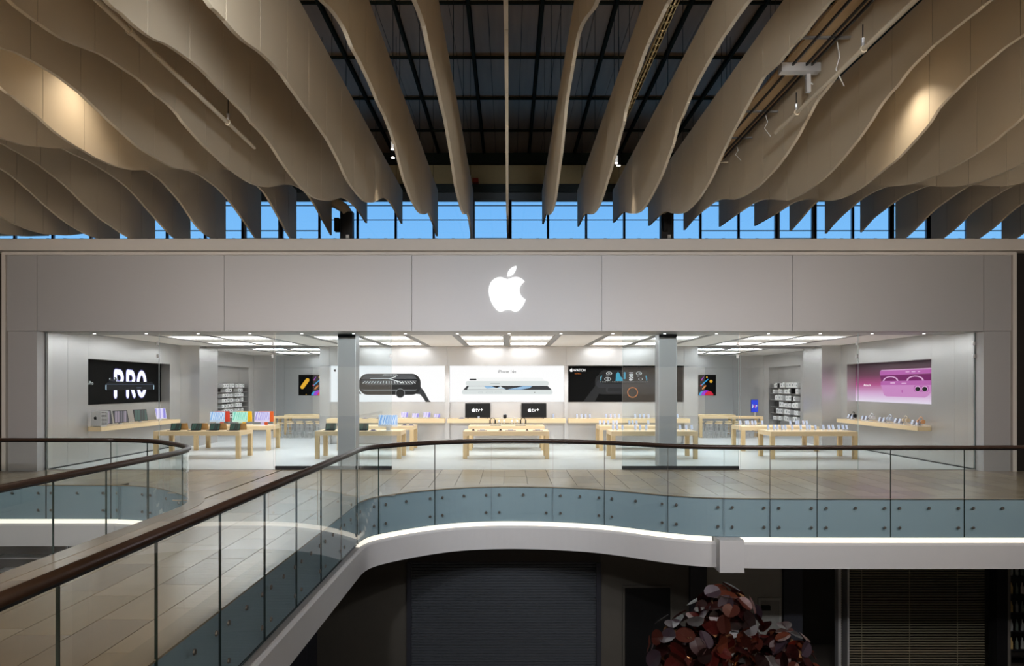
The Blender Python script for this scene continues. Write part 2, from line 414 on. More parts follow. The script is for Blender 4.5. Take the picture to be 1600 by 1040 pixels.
tag(MB().box(-24.6, -14.9, 20.4, 30, 6.1, 6.3).box(14.9, 24.6, 20.4, 30, 6.1, 6.3).build('floor_roof_deck', DARKWALL), 'dark roof decks beside the shop roof', 'floor', kind='structure')
tag(MB().box(-17, 17, -9.3, -9, -5.7, 12.9).build('wall_back', mat('mall_back_wall', '#37322d', .8)), 'taupe mall wall behind the viewpoint', 'wall', kind='structure')

# ---- roof
ROOF_Z = 12.43
roof = tag(MB().box(-24.8, 24.8, -9.3, 31, 12.62, 12.8).build('ceiling', mat('roof_deck_dark', '#24211e', .6)), 'dark mall roof of sheet panels and steel beams', 'ceiling', kind='structure')
bx = [-1.07+1.945*i for i in range(-6, 9)]; by = [14.87, 17.84, 20.81, 23.78, 26.75, 29.6]
for a, c in zip(bx, bx[1:]):
    for p, q in zip(by, by[1:]):
        t = MB()
        for k in range(4): t.box(a+.06+(c-a-.12)*k/4+.008, a+.06+(c-a-.12)*(k+1)/4-.008, p+.05, q-.05, 12.47, 12.5)
        t.build('roof_panel', ROOFG, roof)
MB().box(-17, 17, -9, 14.82, 12.5, 12.53).build('roof_panel', ROOFG, roof)
for a in bx: MB().box(a-.04, a+.04, 12, 29.6, 12.36, 12.6).build('roof_beam', BEAM, roof)
for p in by[:-1]: MB().box(-24.4, 24.4, p-.03, p+.03, 12.4, 12.6).build('roof_beam', BEAM, roof)

# ---- clerestory
CL = 29.6
tag(MB().box(-24.5, 24.5, CL, CL+.3, 12.0, 12.62).box(-24.5, 24.5, CL-.35, CL+.1, 12.0, 12.42).build('trim_eaves_beam', BEAM), 'dark beam at the top of the clerestory wall', 'trim', kind='structure')
tag(MB().box(-24.5, 24.5, CL, CL+.3, 11.1, 12.0).build('wall_clerestory', BEIGE), 'beige upper wall above the clerestory windows', 'wall', kind='structure')
tag(MB().box(-24.5, 24.5, CL-.15, CL+.3, 10.8, 11.12).box(-24.5, 24.5, CL-.2, CL-.1, 11.09, 11.14).build('trim_lintel', TEAL), 'teal steel lintel over the clerestory windows', 'trim', kind='structure')
tag(MB().box(-24.5, 24.5, CL-.05, CL+.3, 10.5, 10.8).build('trim_blind_box', MULL), 'blue grey blind box above the clerestory windows', 'trim', kind='structure')
tag(MB().box(-24.5, 24.5, CL, CL+.3, 6.3, 8.4).build('wall_clerestory_base', BEAM), 'dark sill wall under the clerestory windows', 'wall', kind='structure')
MX = [.05+1.653*i for i in range(-14, 15)]
OPENW = {-1, 7, -8, 13, -6}
for i, (a, c) in enumerate(zip(MX, MX[1:])):
    k = i-14
    wdw = empty('window_%d' % (i+1), (a, CL, 8.4), 'clerestory window %s the centre line above the shop' % (('number %d left of' % -k) if k < 0 else ('number %d right of' % (k+1))), 'window', kind='structure')
    t = .05 if k not in (-1, 7, -7, 10) else .13
    fr = MB().box(a-t*.6, a+t, CL, CL+.12, 8.4, 10.5).box(c-t, c+t*.6, CL, CL+.12, 8.4, 10.5).box(a, c, CL, CL+.12, 10.44, 10.5).box(a, c, CL, CL+.12, 8.4, 8.7)
    fr.build('window_frame', MULL, wdw)
    lo = 9.64 if -5 <= k <= 4 else 9.17
    b = MB().box(a, c, CL+.02, CL+.06, lo-.02, lo+.02).box(a, c, CL+.02, CL+.06, 10.24, 10.28); b.build('glazing_bar', MULL, wdw)
    if k in (-1, 7, -7, 10): MB().box(a+.1, c-.1, CL-.05, CL+.1, 8.7, 8.84).build('vent_frame', DARK, wdw)
    MB().box(a+.02, c-.02, CL+.07, CL+.09, 8.5, 10.46).build('pane', SKYGLASS, wdw)
# black service columns above the shop columns
for sx, nm in ((-1, 'left'), (1, 'right')):
    xc = -4.92 if sx < 0 else 4.8
    e = empty('service_column', (xc, 20.9, 6.5), 'black service column above the %s steel column of the shop' % nm, 'column')
    MB().box(xc-.14, xc+.14, 20.7, 21.0, 6.5, 7.72).box(xc-.19, xc-.14, 20.66, 20.9, 6.5, 7.72).box(xc+.14, xc+.19, 20.66, 20.9, 6.5, 7.72).build('column_body', DARK, e)
    MB().box(xc+sx*.1-.24, xc+sx*.1-.1, 20.55, 20.75, 7.1, 7.5).build('junction_box', BLACK, e)
    MB().box(xc+.0, xc+.1, 20.62, 20.66, 6.9, 7.0).build('socket', CARD, e)
    MB().tube([(xc, 20.8, 7.7), (xc-.1, 20.8, 7.85), (xc-.35, 20.8, 8.0), (xc-.8, 20.8, 8.1)], .16, 10).build('duct', FIN, e, smooth=True)

# ---- shop front
front = empty('wall_front', (0, FRONT, 0), 'grey metal panelled shop front above the glass opening', 'wall', kind='structure')
SX = [-14.33, -13.47, -8.13, -2.77, 2.65, 8.1, 13.56, 14.35]
for a, c in zip(SX, SX[1:]): MB().box(a+.006, c-.006, FRONT, FRONT+.35, 4.005, 6.17).build('facade_panel', ALU, front)
MB().box(-14.3, -13.47, FRONT, FRONT+.36, 0, 3.995).build('pier', ALU, front)
MB().box(13.56, 14.33, FRONT, FRONT+.36, 0, 3.995).build('pier', ALU, front)
tag(MB().box(-17, 17, FRONT-.35, FRONT+.6, 6.24, 6.56).box(-14.4, 14.45, FRONT-.06, FRONT+.3, 6.17, 6.24).build('trim_header', WHITE), 'white header beam running above the shop front', 'trim', kind='structure')
b = MB().box(-17, 17, FRONT-.2, FRONT+.4, 6.56, 6.6)
for i in range(70): b.box(-16.5+i*.48, -16.42+i*.48, FRONT-.1, FRONT, 6.6, 6.63)
tag(b.build('trim_header_cap', DARK), 'thin dark cap strip on the white header beam', 'trim', kind='structure')
for sx, nm, x0, x1 in ((-1, 'left', -14.45, -14.34), (1, 'right', 14.36, 14.47)):
    tag(MB().box(x0, x1, FRONT-.05, FRONT+.4, 0, 6.24).build('trim_jamb_'+nm, WHITE), 'slim white jamb at the %s end of the shop front' % nm, 'trim', kind='structure')
tag(MB().box(-17, -14.46, FRONT+.1, FRONT+.4, 0, 6.24).build('wall_neighbour_left', mat('dark_brown_wall', '#3a302b', .5)), 'dark brown wall left of the shop front', 'wall', kind='structure')
tag(MB().box(14.48, 17, FRONT+.1, FRONT+.4, 0, 6.24).build('wall_neighbour_right', mat('black_brown_wall', '#221d1a', .5)), 'black brown wall right of the shop front', 'wall', kind='structure')
# emblem
lg = empty('shop_emblem', (0, FRONT-.06, 5.1), 'glowing white apple shaped emblem with a bite on the shop front', 'sign')
for nm, pts in zip(('emblem_body', 'emblem_leaf'), logo_polys(-.045, 5.2, 1.305, 8)):
    b = MB(); b.poly([(u, FRONT-.06, v) for u, v in pts]); P = pts
    for p, q in zip(P, P[1:]+P[:1]): b.quad((q[0], FRONT-.06, q[1]), (p[0], FRONT-.06, p[1]), (p[0], FRONT-.001, p[1]), (q[0], FRONT-.001, q[1]))
    b.build(nm, flat('emblem_white_light', '#ffffff', 1.1), lg)

# ---- shop shell
SL, SR, CZ = -13.4, 13.55, 4.09
tag(MB().box(-15, 15, FRONT+.45, 37.2, -.3, 0.0).build('floor_shop', SHOPFLOOR), 'pale grey shop floor', 'floor', kind='structure')
tag(MB().box(-14.9, 14.9, FRONT+.36, 37.2, 5.9, 6.2).build('ceiling_shop_roof', DARK), 'flat roof deck over the shop', 'ceiling', kind='structure')
# left wall with a recess for lightbox and shelf, right wall alike
def side_wall(s, xw, xn, d0, d1, nm):
    o = empty('wall_shop_'+nm, (xw, FRONT+.36, 0), 'brushed steel wall on the %s side of the shop with a long recess' % nm, 'wall', kind='structure')
    X = sorted((xw, xw+s*.55))
    cuts = [FRONT+.36, 20.75, d0] if True else []
    for a, c in zip(cuts, cuts[1:]): MB().box(X[0], X[1], a+.003, c-.003, 0, 4.4).build('wall_panel', STEEL, o)
    xi = xw-s*.78; xa, xb = sorted((xi, xw+s*.1)); MB().box(xa, xb, 27.85, 29.6, 0, 4.4).build('pilaster', STEEL, o)
    for a, c in ((d1, 27.85), (29.6, 31.2)): MB().box(X[0], X[1], a+.003, c-.003, 0, 4.4).build('wall_panel', STEEL, o)
    MB().box(X[0], X[1], d0, d1, 3.3, 4.4).build('wall_panel', STEEL, o)
    MB().box(X[0], X[1], d0, d1, 0, 1.0).build('wall_panel', STEEL, o)
    Xn = sorted((xn, xw+s*.55))
    MB().box(Xn[0], Xn[1], d0, d1, 1.0, 3.3).build('recess_back', STEEL, o)
    return o
side_wall(-1, SL, -13.78, 21.75, 27.0, 'left')
side_wall(1, SR, 13.93, 21.9, 27.35, 'right')
# rear bays
for s, nm in ((-1, 'left'), (1, 'right')):
    o = empty('wall_rear_'+nm, (s*13.75, 31.2, 0), 'brushed steel rear bay wall at the %s with a shelving recess' % nm, 'wall', kind='structure')
    X = lambda a, c: sorted((s*a, s*c))
    xa, xb = X(13.75, 14.6); MB().box(xa, xb, 31.2, 32.2, 0, 4.4).build('wall_panel', STEEL, o)
    MB().box(xa, xb, 36.1, 37, 0, 4.4).build('wall_panel', STEEL, o)
    MB().box(xa, xb, 32.2, 36.1, 3.42, 4.4).build('wall_panel', STEEL, o)
    xa, xb = X(14.25, 14.6)
    for k in range(6): MB().box(xa, xb, 32.2+.65*k+.004, 32.85+.65*k-.004, 0, 3.42).build('recess_panel', STEEL, o)
    for a, c in ((7.9, 10), (10, 12.1), (12.1, 13.75)):
        xa, xb = X(a, c); MB().box(xa+.004, xb-.004, 36.8, 37, 0, 3.4).build('wall_panel', STEEL, o); MB().box(xa+.004, xb-.004, 36.8, 37, 3.41, 4.4).build('wall_panel', STEEL, o)
    xa, xb = X(7.5, 7.895); MB().box(xa, xb, 28.81, 36.8, 0, 4.4).build('wall_panel', STEEL, o)
tag(MB().box(-14.9, 14.9, 37.03, 37.2, -.3, 6.2).build('wall_shop_rear', DARKWALL), 'plain rear wall behind the steel panels of the shop', 'wall', kind='structure')
for s, x, y1, nm in ((-1, SL, 27.85, 'left'), (1, SR, 27.85, 'right')):
    xa, xb = sorted((x, x-s*.012)); tag(MB().box(xa, xb, FRONT+.4, y1, 0, .035).build('baseboard_'+nm, DARK), 'thin dark skirting line along the %s steel wall of the shop' % nm, 'baseboard', kind='structure')
back = empty('wall_shop_back', (0, 28.5, 0), 'brushed steel back wall of the shop with three recesses', 'wall', kind='structure')
NB = [(-7.48, -2.67), (-2.48, 2.32), (2.48, 7.32)]
MB().box(-7.6, 7.6, 28.8, 29, 0, 4.4).build('recess_back', STEEL, back)
for a, c in ((-7.9, -7.48), (-2.67, -2.48), (2.32, 2.48), (7.32, 7.9)): MB().box(a, c, 28.5, 28.8, 0, 3.285).build('pilaster', STEEL, back)
for a, c in ((-7.9, -7.48), (-7.48, -2.58), (-2.58, 2.4), (2.4, 7.32), (7.32, 7.9)): MB().box(a+.004, c-.004, 28.5, 28.8, 3.29, 4.4).build('wall_panel', STEEL, back)

# ---- shop ceiling
o = tag(MB().box(-13.5, 13.6, FRONT+.3, 20.95, 4.0, 4.3).build('ceiling_entrance_soffit', mat('entrance_soffit_grey', '#a8a5a2', .45, .2)), 'grey soffit strip with small downlights just inside the shop front', 'ceiling', kind='structure')
for i in range(17):
    xx = -12.35+1.545*i
    if i % 1 == 0:
        d = empty('soffit_downlight', (xx, 20.35, 4.0), 'tiny round downlight in the entrance soffit, %s from the left' % NUM[i+1], 'downlight', 'tiny round downlights in the entrance soffit')
        MB().lathe((xx, 20.35, 3.99), [(.05, 0), (.05, .01)], 10).build('ring', SILVER, d); MB().lathe((xx, 20.35, 3.986), [(.035, 0), (.035, .004)], 10).build('lens', DOT, d)
ceil = empty('ceiling_shop', (0, 24.7, 4.3), 'white panelled shop ceiling with luminous bays', 'ceiling', kind='structure')
BAYS = [-9.95, -5.02, -.07, 4.88, 9.83]
def strip_line(x, y0, y1, wd=.2):
    MB().box(x-wd/2, x+wd/2, y0, y1, CZ-.005, CZ+.1).build('service_strip', STRIP, ceil)
def bays(blist, y0, y1, rows, xl, xr, place):
    edges = [xl]+[v for bcen in blist for v in (bcen-1.68, bcen+1.68)]+[xr]
    for i in range(0, len(edges), 2):
        if edges[i+1]-edges[i] > .1: MB().box(edges[i]+.11, edges[i+1]-.11, y0, y1, CZ, CZ+.1).build('ceiling_panel', CEILW, ceil)
    for bi, bcen in enumerate(blist):
        for v in (bcen-1.68, bcen, bcen+1.68): strip_line(v, y0, y1)
        for q in range(2):
            a, c = (bcen-1.57, bcen-.11) if q == 0 else (bcen+.11, bcen+1.57)
            y = y0
            for ri, (r0, r1) in enumerate(rows):
                if r0 > y: MB().box(a, c, y, r0, CZ+.01, CZ+.1).build('ceiling_panel', CEILW, ceil)
                L = empty('ceiling_light', ((a+c)/2, (r0+r1)/2, CZ), 'luminous ceiling panel, %s row, %s half of %s' % (('front', 'rear')[ri], ('left', 'right')[q], place if place else 'the %s bay from the left' % NUM[bi+1]), 'ceiling light', 'luminous panels of the shop ceiling')
                MB().box(a+.04, c-.04, r0+.04, r1-.04, CZ+.02, CZ+.06).build('diffuser', LIGHT, L)
                MB().box(a, a+.04, r0, r1, CZ, CZ+.08).box(c-.04, c, r0, r1, CZ, CZ+.08).box(a, c, r0, r0+.04, CZ, CZ+.08).box(a, c, r1-.04, r1, CZ, CZ+.08).build('frame', CEILW, L)
                y = r1
            if y1 > y: MB().box(a, c, y, y1, CZ+.01, CZ+.1).build('ceiling_panel', CEILW, ceil)
    MB().box(xl, xr, y0, y1, CZ+.1, CZ+.2).build('ceiling_deck', CEILW, ceil)
bays(BAYS, 20.95, 28.5, ((22.9, 24.3), (25.95, 27.4)), -13.45, 13.6, '')
MB().box(-14, -7.9, 28.5, 29.1, CZ-.08, CZ+.2).box(7.9, 14, 28.5, 29.1, CZ-.08, CZ+.2).build('ceiling_beam', STRIP, ceil)
bays([-9.95], 29.1, 36.9, ((30.2, 31.6), (33.4, 34.8)), -14.4, -7.8, 'the left rear bay')
bays([9.83], 29.1, 36.9, ((30.2, 31.6), (33.4, 34.8)), 7.8, 14.4, 'the right rear bay')

# ---- steel columns at the entrance
for x0, nm in ((-5.155, 'left'), (4.53, 'right')):
    e = empty('steel_column', (x0+.265, 20.85, 0), 'square grey steel column inside the %s sliding glass panel' % nm, 'column')
    MB().box(x0, x0+.53, 20.6, 21.13, .0, 3.99).build('shaft', COLM, e)
    MB().box(x0+.0, x0+.53, 20.58, 20.6, 3.9, 3.99).build('head_band', DARK, e)
    for k in (0, .53): MB().box(x0+k-.006, x0+k+.006, 20.594, 20.606, 0, 3.9).build('edge_bead', SILVER, e)
# ---- glass of the shop front
GX = [-13.45, -10.16, -6.82, -3.42, 3.31, 6.72, 10.15, 13.54]
for i, (a, c) in enumerate(zip(GX, GX[1:])):
    if i == 3: continue
    door = i in (2, 4)
    y = FRONT+.33+(.12 if door else 0)
    nm = ['end pane left of the oak shelf wall', 'pane in front of the left tables', 'sliding pane in front of the left steel column', '', 'sliding pane in front of the right steel column', 'pane in front of the right phone tables', 'end pane before the pink lightbox'][i]
    e = empty('shopfront_glass', ((a+c)/2, y, 0), 'tall clear shopfront glass, '+nm, 'glass pane')
    b = MB(); b.capmat = 1
    b.box(a+.006, c-.006, y, y+.02, .02, 3.99); b.mi = [1, 1, 0, 1, 0, 1]
    b.build('pane', [DOORGLASS if door else SHOPGLASS, EDGE if False else mat('pale_glass_edge', '#b9c8c8', .2)], e)
    if door: MB().box(a, c, y-.03, y+.05, .0, .1).build('bottom_rail', DARK, e)
    else: MB().box(a, c, y-.01, y+.03, .0, .02).build('bottom_rail', SILVER, e)
    for zz in (3.25, 3.62): MB().box(c-.06, c-.006, y-.02, y+.04, zz, zz+.1).build('patch_fitting', SILVER, e)
for sx, nm, x0, x1 in ((-1, 'left', -13.5, -13.46), (1, 'right', 13.55, 13.59)):
    tag(MB().box(x0, x1, FRONT+.34, FRONT+.4, 0, 3.99).build('trim_glass_channel_'+nm, DARK), 'dark channel holding the %s end of the shopfront glass' % nm, 'trim', kind='structure')

# ================================================================== FINS
FINS = {
 -13: [(18.54,6.58), (19,6.63), (19.48,6.70), (19.99,6.82), (20.53,7.00)],
 -12: [(17.12,6.68), (17.46,6.62), (17.81,6.59), (18.17,6.58), (18.56,6.59), (18.95,6.63), (19.37,6.71), (19.8,6.80), (20.34,6.96)],
 -11: [(15.7,7.42), (16.01,7.37), (16.33,7.28), (16.66,7.17), (17.01,7.04), (17.38,6.92), (17.76,6.81), (18.16,6.72), (18.57,6.66), (19.01,6.62), (19.4,6.62), (19.76,6.63)],
 -10: [(14.27,7.50), (14.56,7.49), (14.85,7.48), (15.15,7.45), (15.47,7.42), (15.8,7.35), (16.15,7.28), (16.51,7.18), (16.79,7.08), (17.08,6.98), (17.44,6.87), (17.81,6.77), (18.25,6.70), (18.71,6.62), (19.13,6.58), (19.51,6.58)],
 -9: [(13.86,7.42), (14.23,7.46), (14.62,7.52), (14.95,7.52), (15.38,7.54), (15.84,7.53), (16.33,7.51), (16.79,7.46), (17.23,7.38), (17.69,7.24), (18.11,7.09), (18.41,6.99), (18.73,6.88), (19.14,6.75), (19.49,6.67), (19.82,6.64)],
 -8: [(11.43,6.58), (11.65,6.61), (11.89,6.63), (12.13,6.69), (12.39,6.77), (12.72,6.86), (13,6.95), (13.44,7.10), (14,7.22), (14.61,7.31), (15.32,7.42), (15.99,7.49), (16.37,7.48), (16.66,7.46), (16.96,7.39), (17.33,7.29), (17.72,7.17), (18.13,6.98), (18.56,6.80), (19.08,6.69), (19.8,6.64)],
 -7: [(10.01,6.80), (10.25,6.78), (10.51,6.73), (10.79,6.69), (10.92,6.66), (11.17,6.60), (11.45,6.57), (11.7,6.55), (11.98,6.55), (12.26,6.54), (12.6,6.56), (12.91,6.59), (13.28,6.65), (13.63,6.74), (14,6.86), (14.33,6.98), (14.64,7.10), (14.95,7.21), (15.29,7.30), (15.63,7.39), (16,7.46), (16.51,7.51), (16.98,7.50), (17.48,7.48), (18.09,7.38), (18.75,7.20), (19.46,6.98), (20.22,6.73)],
 -6: [(8.58,6.68), (8.71,6.72), (8.86,6.75), (9.04,6.77), (9.23,6.79), (9.4,6.80), (9.58,6.81), (9.76,6.81), (9.96,6.80), (10.16,6.79), (10.39,6.75), (10.64,6.71), (10.92,6.66), (11.29,6.61), (11.62,6.56), (11.93,6.54), (12.29,6.55), (12.65,6.56), (13.02,6.60), (13.36,6.67), (13.72,6.76), (14.16,6.89), (14.51,7.01), (14.87,7.15), (15.25,7.28), (15.59,7.37), (16.23,7.46), (16.77,7.49), (17.34,7.51), (17.87,7.46), (18.42,7.29), (19.02,7.08), (19.65,6.85), (20.15,6.71)],
 -5: [(7.27,6.54), (7.43,6.53), (7.58,6.53), (7.76,6.54), (7.97,6.55), (8.19,6.58), (8.38,6.62), (8.53,6.66), (8.72,6.71), (8.88,6.75), (9.07,6.78), (9.3,6.80), (9.54,6.82), (9.76,6.84), (10.05,6.84), (10.26,6.81), (10.62,6.83), (10.98,6.79), (11.14,6.74), (11.72,6.65), (12.05,6.62), (12.73,6.58), (13.06,6.57), (13.54,6.58), (13.92,6.60), (14.33,6.65), (14.76,6.74), (15.21,6.86), (15.69,7.03), (16.21,7.21), (16.67,7.34), (17.05,7.42), (17.56,7.49), (18.07,7.50), (18.76,7.39), (19.37,7.24), (20.3,7.00)],
 -4: [(7.22,6.51), (7.47,6.53), (7.72,6.53), (7.95,6.55), (8.14,6.58), (8.22,6.60), (8.45,6.67), (8.7,6.72), (8.96,6.76), (9.21,6.79), (9.43,6.81), (9.66,6.82), (9.9,6.81), (10.2,6.82), (10.61,6.82), (11.05,6.82), (11.26,6.79), (11.65,6.79), (12.06,6.77), (12.44,6.71), (12.78,6.64), (13.13,6.59), (13.59,6.54), (14.07,6.51), (14.48,6.51), (15.03,6.57), (15.63,6.68), (16.16,6.81), (16.73,7.00), (17.34,7.21), (17.86,7.32), (18.42,7.38), (19.01,7.41), (19.64,7.39), (20.22,7.34)],
 -3: [(7.23,6.52), (7.48,6.53), (7.7,6.55), (7.94,6.56), (8.24,6.60), (8.47,6.65), (8.76,6.72), (9.07,6.77), (9.36,6.80), (9.66,6.82), (9.99,6.81), (10.4,6.81), (10.84,6.80), (11.39,6.80), (11.6,6.79), (12.07,6.78), (12.49,6.72), (12.94,6.65), (13.43,6.54), (13.96,6.47), (14.65,6.47), (15.14,6.53), (15.67,6.64), (16.25,6.81), (16.7,6.98), (17.35,7.21), (17.87,7.33), (18.43,7.39), (19.02,7.39), (20.13,7.32)],
 -2: [(7.83,6.85), (8.14,6.95), (8.49,7.03), (8.87,7.09), (9.14,7.08), (9.36,7.06), (9.66,7.09), (10.15,7.11), (10.69,7.11), (11.2,7.08), (11.75,7.10), (12,7.08), (12.61,7.02), (13.24,6.86), (13.78,6.69), (14.27,6.62), (14.98,6.55), (15.77,6.55), (16.42,6.60), (17.13,6.74), (17.64,6.88), (17.95,6.99), (18.31,7.06), (18.89,7.05), (19.51,7.03), (20.06,6.97)],
 -1: [(7.86,6.87), (8.23,6.96), (8.77,7.05), (9.3,7.02), (10.33,7.00), (11.29,6.98), (11.73,6.97), (12.84,6.80), (13.87,6.55), (14.71,6.40), (15.66,6.43), (16.74,6.64), (17.87,6.96), (18.81,7.00), (19.73,6.87), (20.39,6.76)],
 1: [(7.84,6.86), (8.24,6.98), (8.89,7.24), (9.48,7.45), (9.98,7.57), (10.44,7.58), (10.94,7.53), (11.61,7.48), (12.1,7.39), (12.42,7.24), (13.07,6.97), (13.87,6.80), (14.58,6.60), (15.17,6.52), (16.02,6.55), (16.98,6.71), (17.77,6.88), (18.83,7.18), (19.61,7.23), (21.3,7.38)],
 2: [(8.81,7.41), (9.2,7.46), (9.66,7.50), (10.08,7.53), (10.54,7.53), (10.93,7.49), (11.36,7.46), (11.77,7.38), (12.2,7.30), (12.31,7.19), (12.71,7.12), (13.07,7.00), (13.45,6.93), (13.85,6.84), (14.46,6.75), (15.02,6.65), (15.74,6.59), (16.53,6.64), (17.27,6.77), (18.08,6.99), (18.51,7.13), (19.12,7.18), (19.95,7.20), (20.84,7.28)],
 3: [(8.89,7.45), (9.15,7.48), (9.44,7.51), (9.76,7.52), (10.04,7.54), (10.34,7.53), (10.65,7.53), (10.99,7.51), (11.35,7.49), (11.73,7.45), (12.05,7.37), (12.39,7.29), (12.57,7.30), (12.8,7.18), (13.04,7.03), (13.34,6.95), (13.65,6.85), (13.98,6.76), (14.45,6.69), (14.94,6.62), (15.47,6.58), (16.04,6.57), (16.65,6.65), (17.31,6.80), (18.03,7.00), (18.6,7.18), (19.22,7.25), (20.34,7.32), (21.1,7.37)],
 4: [(8.86,7.44), (9.11,7.45), (9.32,7.46), (9.55,7.45), (9.75,7.43), (9.96,7.45), (10.18,7.46), (10.45,7.45), (10.74,7.46), (11.23,7.52), (11.56,7.46), (11.86,7.40), (12.16,7.33), (12.42,7.26), (12.83,7.17), (13.27,7.04), (13.66,6.91), (14.07,6.76), (14.51,6.66), (14.97,6.58), (15.57,6.55), (16.11,6.56), (16.57,6.62), (17.05,6.73), (17.57,6.88), (18.11,7.06), (18.55,7.14), (19,7.18), (19.81,7.21), (20.54,7.23)],
 5: [(8.81,7.41), (9.12,7.42), (9.45,7.41), (9.8,7.42), (10.17,7.43), (10.5,7.44), (10.81,7.43), (11.06,7.38), (11.36,7.33), (11.68,7.28), (11.91,7.17), (12.09,7.11), (12.32,7.00), (12.64,6.89), (13.03,6.79), (13.45,6.71), (13.9,6.67), (14.24,6.64), (14.55,6.64), (15.15,6.67), (15.72,6.74), (16.16,6.84), (16.62,6.98), (17.1,7.09), (17.62,7.15), (18.05,7.16), (18.75,7.19), (19.5,7.18), (20.17,7.13), (20.7,7.10)],
 6: [(8.93,7.48), (9.15,7.48), (9.4,7.49), (9.66,7.49), (9.93,7.49), (10.16,7.49), (10.4,7.46), (10.62,7.44), (10.85,7.39), (11.06,7.32), (11.31,7.27), (11.57,7.20), (11.76,7.11), (11.91,7.04), (12.22,6.92), (12.57,6.82), (12.94,6.72), (13.38,6.63), (13.81,6.58), (14.2,6.57), (14.61,6.57), (15.05,6.59), (15.45,6.63), (15.94,6.77), (16.46,6.93), (17.02,7.07), (17.22,7.10), (17.74,7.16), (18.3,7.17), (18.89,7.19), (19.63,7.20), (20.67,7.10)],
 7: [(9.79,7.46), (9.98,7.46), (10.21,7.46), (10.44,7.43), (10.66,7.41), (10.86,7.38), (11.06,7.35), (11.28,7.30), (11.5,7.25), (11.73,7.18), (11.93,7.05), (12.22,6.94), (12.59,6.83), (12.99,6.73), (13.38,6.69), (13.98,6.61), (14.47,6.57), (14.94,6.58), (15.33,6.62), (15.75,6.70), (16.12,6.81), (16.44,6.92), (16.85,7.04), (17.27,7.13), (17.8,7.19), (18.36,7.19), (18.95,7.19), (19.68,7.21), (20.47,7.07)],
 8: [(11.31,6.81), (11.59,6.75), (11.91,6.67), (12.29,6.63), (12.68,6.60), (13.11,6.58), (13.57,6.59), (13.97,6.62), (14.4,6.68), (14.81,6.77), (15.19,6.87), (15.56,7.02), (15.93,7.15), (16.72,7.33), (17.67,7.45), (18.58,7.48), (19.11,7.42), (19.59,7.29), (20.09,7.17), (20.55,7.08)],
 9: [(12.6,6.55), (12.91,6.53), (13.24,6.53), (13.58,6.54), (13.94,6.57), (14.28,6.62), (14.59,6.69), (14.92,6.78), (15.36,6.93), (15.63,7.04), (15.91,7.13), (16.51,7.30), (17.11,7.43), (17.57,7.47), (18.05,7.48), (18.49,7.45), (18.89,7.39), (19.37,7.31), (19.89,7.19), (20.39,7.03)],
 10: [(14,6.60), (14.25,6.63), (14.5,6.67), (14.71,6.73), (15.09,6.85), (15.57,7.02), (16.31,7.25), (17.12,7.45), (17.48,7.49), (17.9,7.50), (18.35,7.50), (18.7,7.46), (19.19,7.39), (19.78,7.29), (20.12,7.17), (20.47,7.05)],
 11: [(15.41,7.01), (15.99,7.18), (16.61,7.36), (17.14,7.48), (17.41,7.46), (17.75,7.41), (18.1,7.35), (18.46,7.28), (18.78,7.19), (19.17,7.05), (19.58,6.90), (19.94,6.79), (20.26,6.73)],
 12: [(16.81,7.45), (17.07,7.47), (17.4,7.44), (17.8,7.38), (18.17,7.32), (18.5,7.24), (18.85,7.13), (19.21,6.97), (19.64,6.83), (19.97,6.74), (20.2,6.72)],
 13: [(18.22,7.32), (18.49,7.25), (18.77,7.16), (19,7.06), (19.34,6.92), (19.69,6.82), (19.94,6.75), (20.18,6.71)],
 14: [(19.62,6.83), (19.87,6.75), (20.11,6.70)],
}

FEND, FTOP, FT = 20.49, 8.3, .0275
prof0 = [(d, (interp(FINS[1], d)+interp(FINS[-1], d))/2) for d in [7.8+.3*i for i in range(43)]]
def fin_profile(k):
    if k == 0: t = list(prof0)
    elif k in FINS: t = list(FINS[k])
    elif k < 0: t = list(FINS[-13])
    else: t = list(FINS[14])
    t = [(d, max(z, 6.5)) for d, z in t if d < FEND-.05]
    (d0, z0), (d1, z1) = t[-2], t[-1]
    sl = max(-.5, min(.3, (z1-z0)/(d1-d0)))
    t.append((FEND, max(6.47, z1+sl*(FEND-d1))))
    # towards the viewer the wave simply goes on
    d, z = t[0]; sg = -1 if t[2][1] > t[0][1] else 1; hd = []
    while d > 3.5:
        d -= 1.1; ph = (t[0][0]-d)/4.3*math.pi
        mid, amp = 7.02, .47; a0 = math.asin(max(-1, min(1, (z-mid)/amp)))
        hd.append((d, mid+amp*math.sin(a0+ph*sg)))
    t = hd[::-1]+t
    return catmull(t, 4)
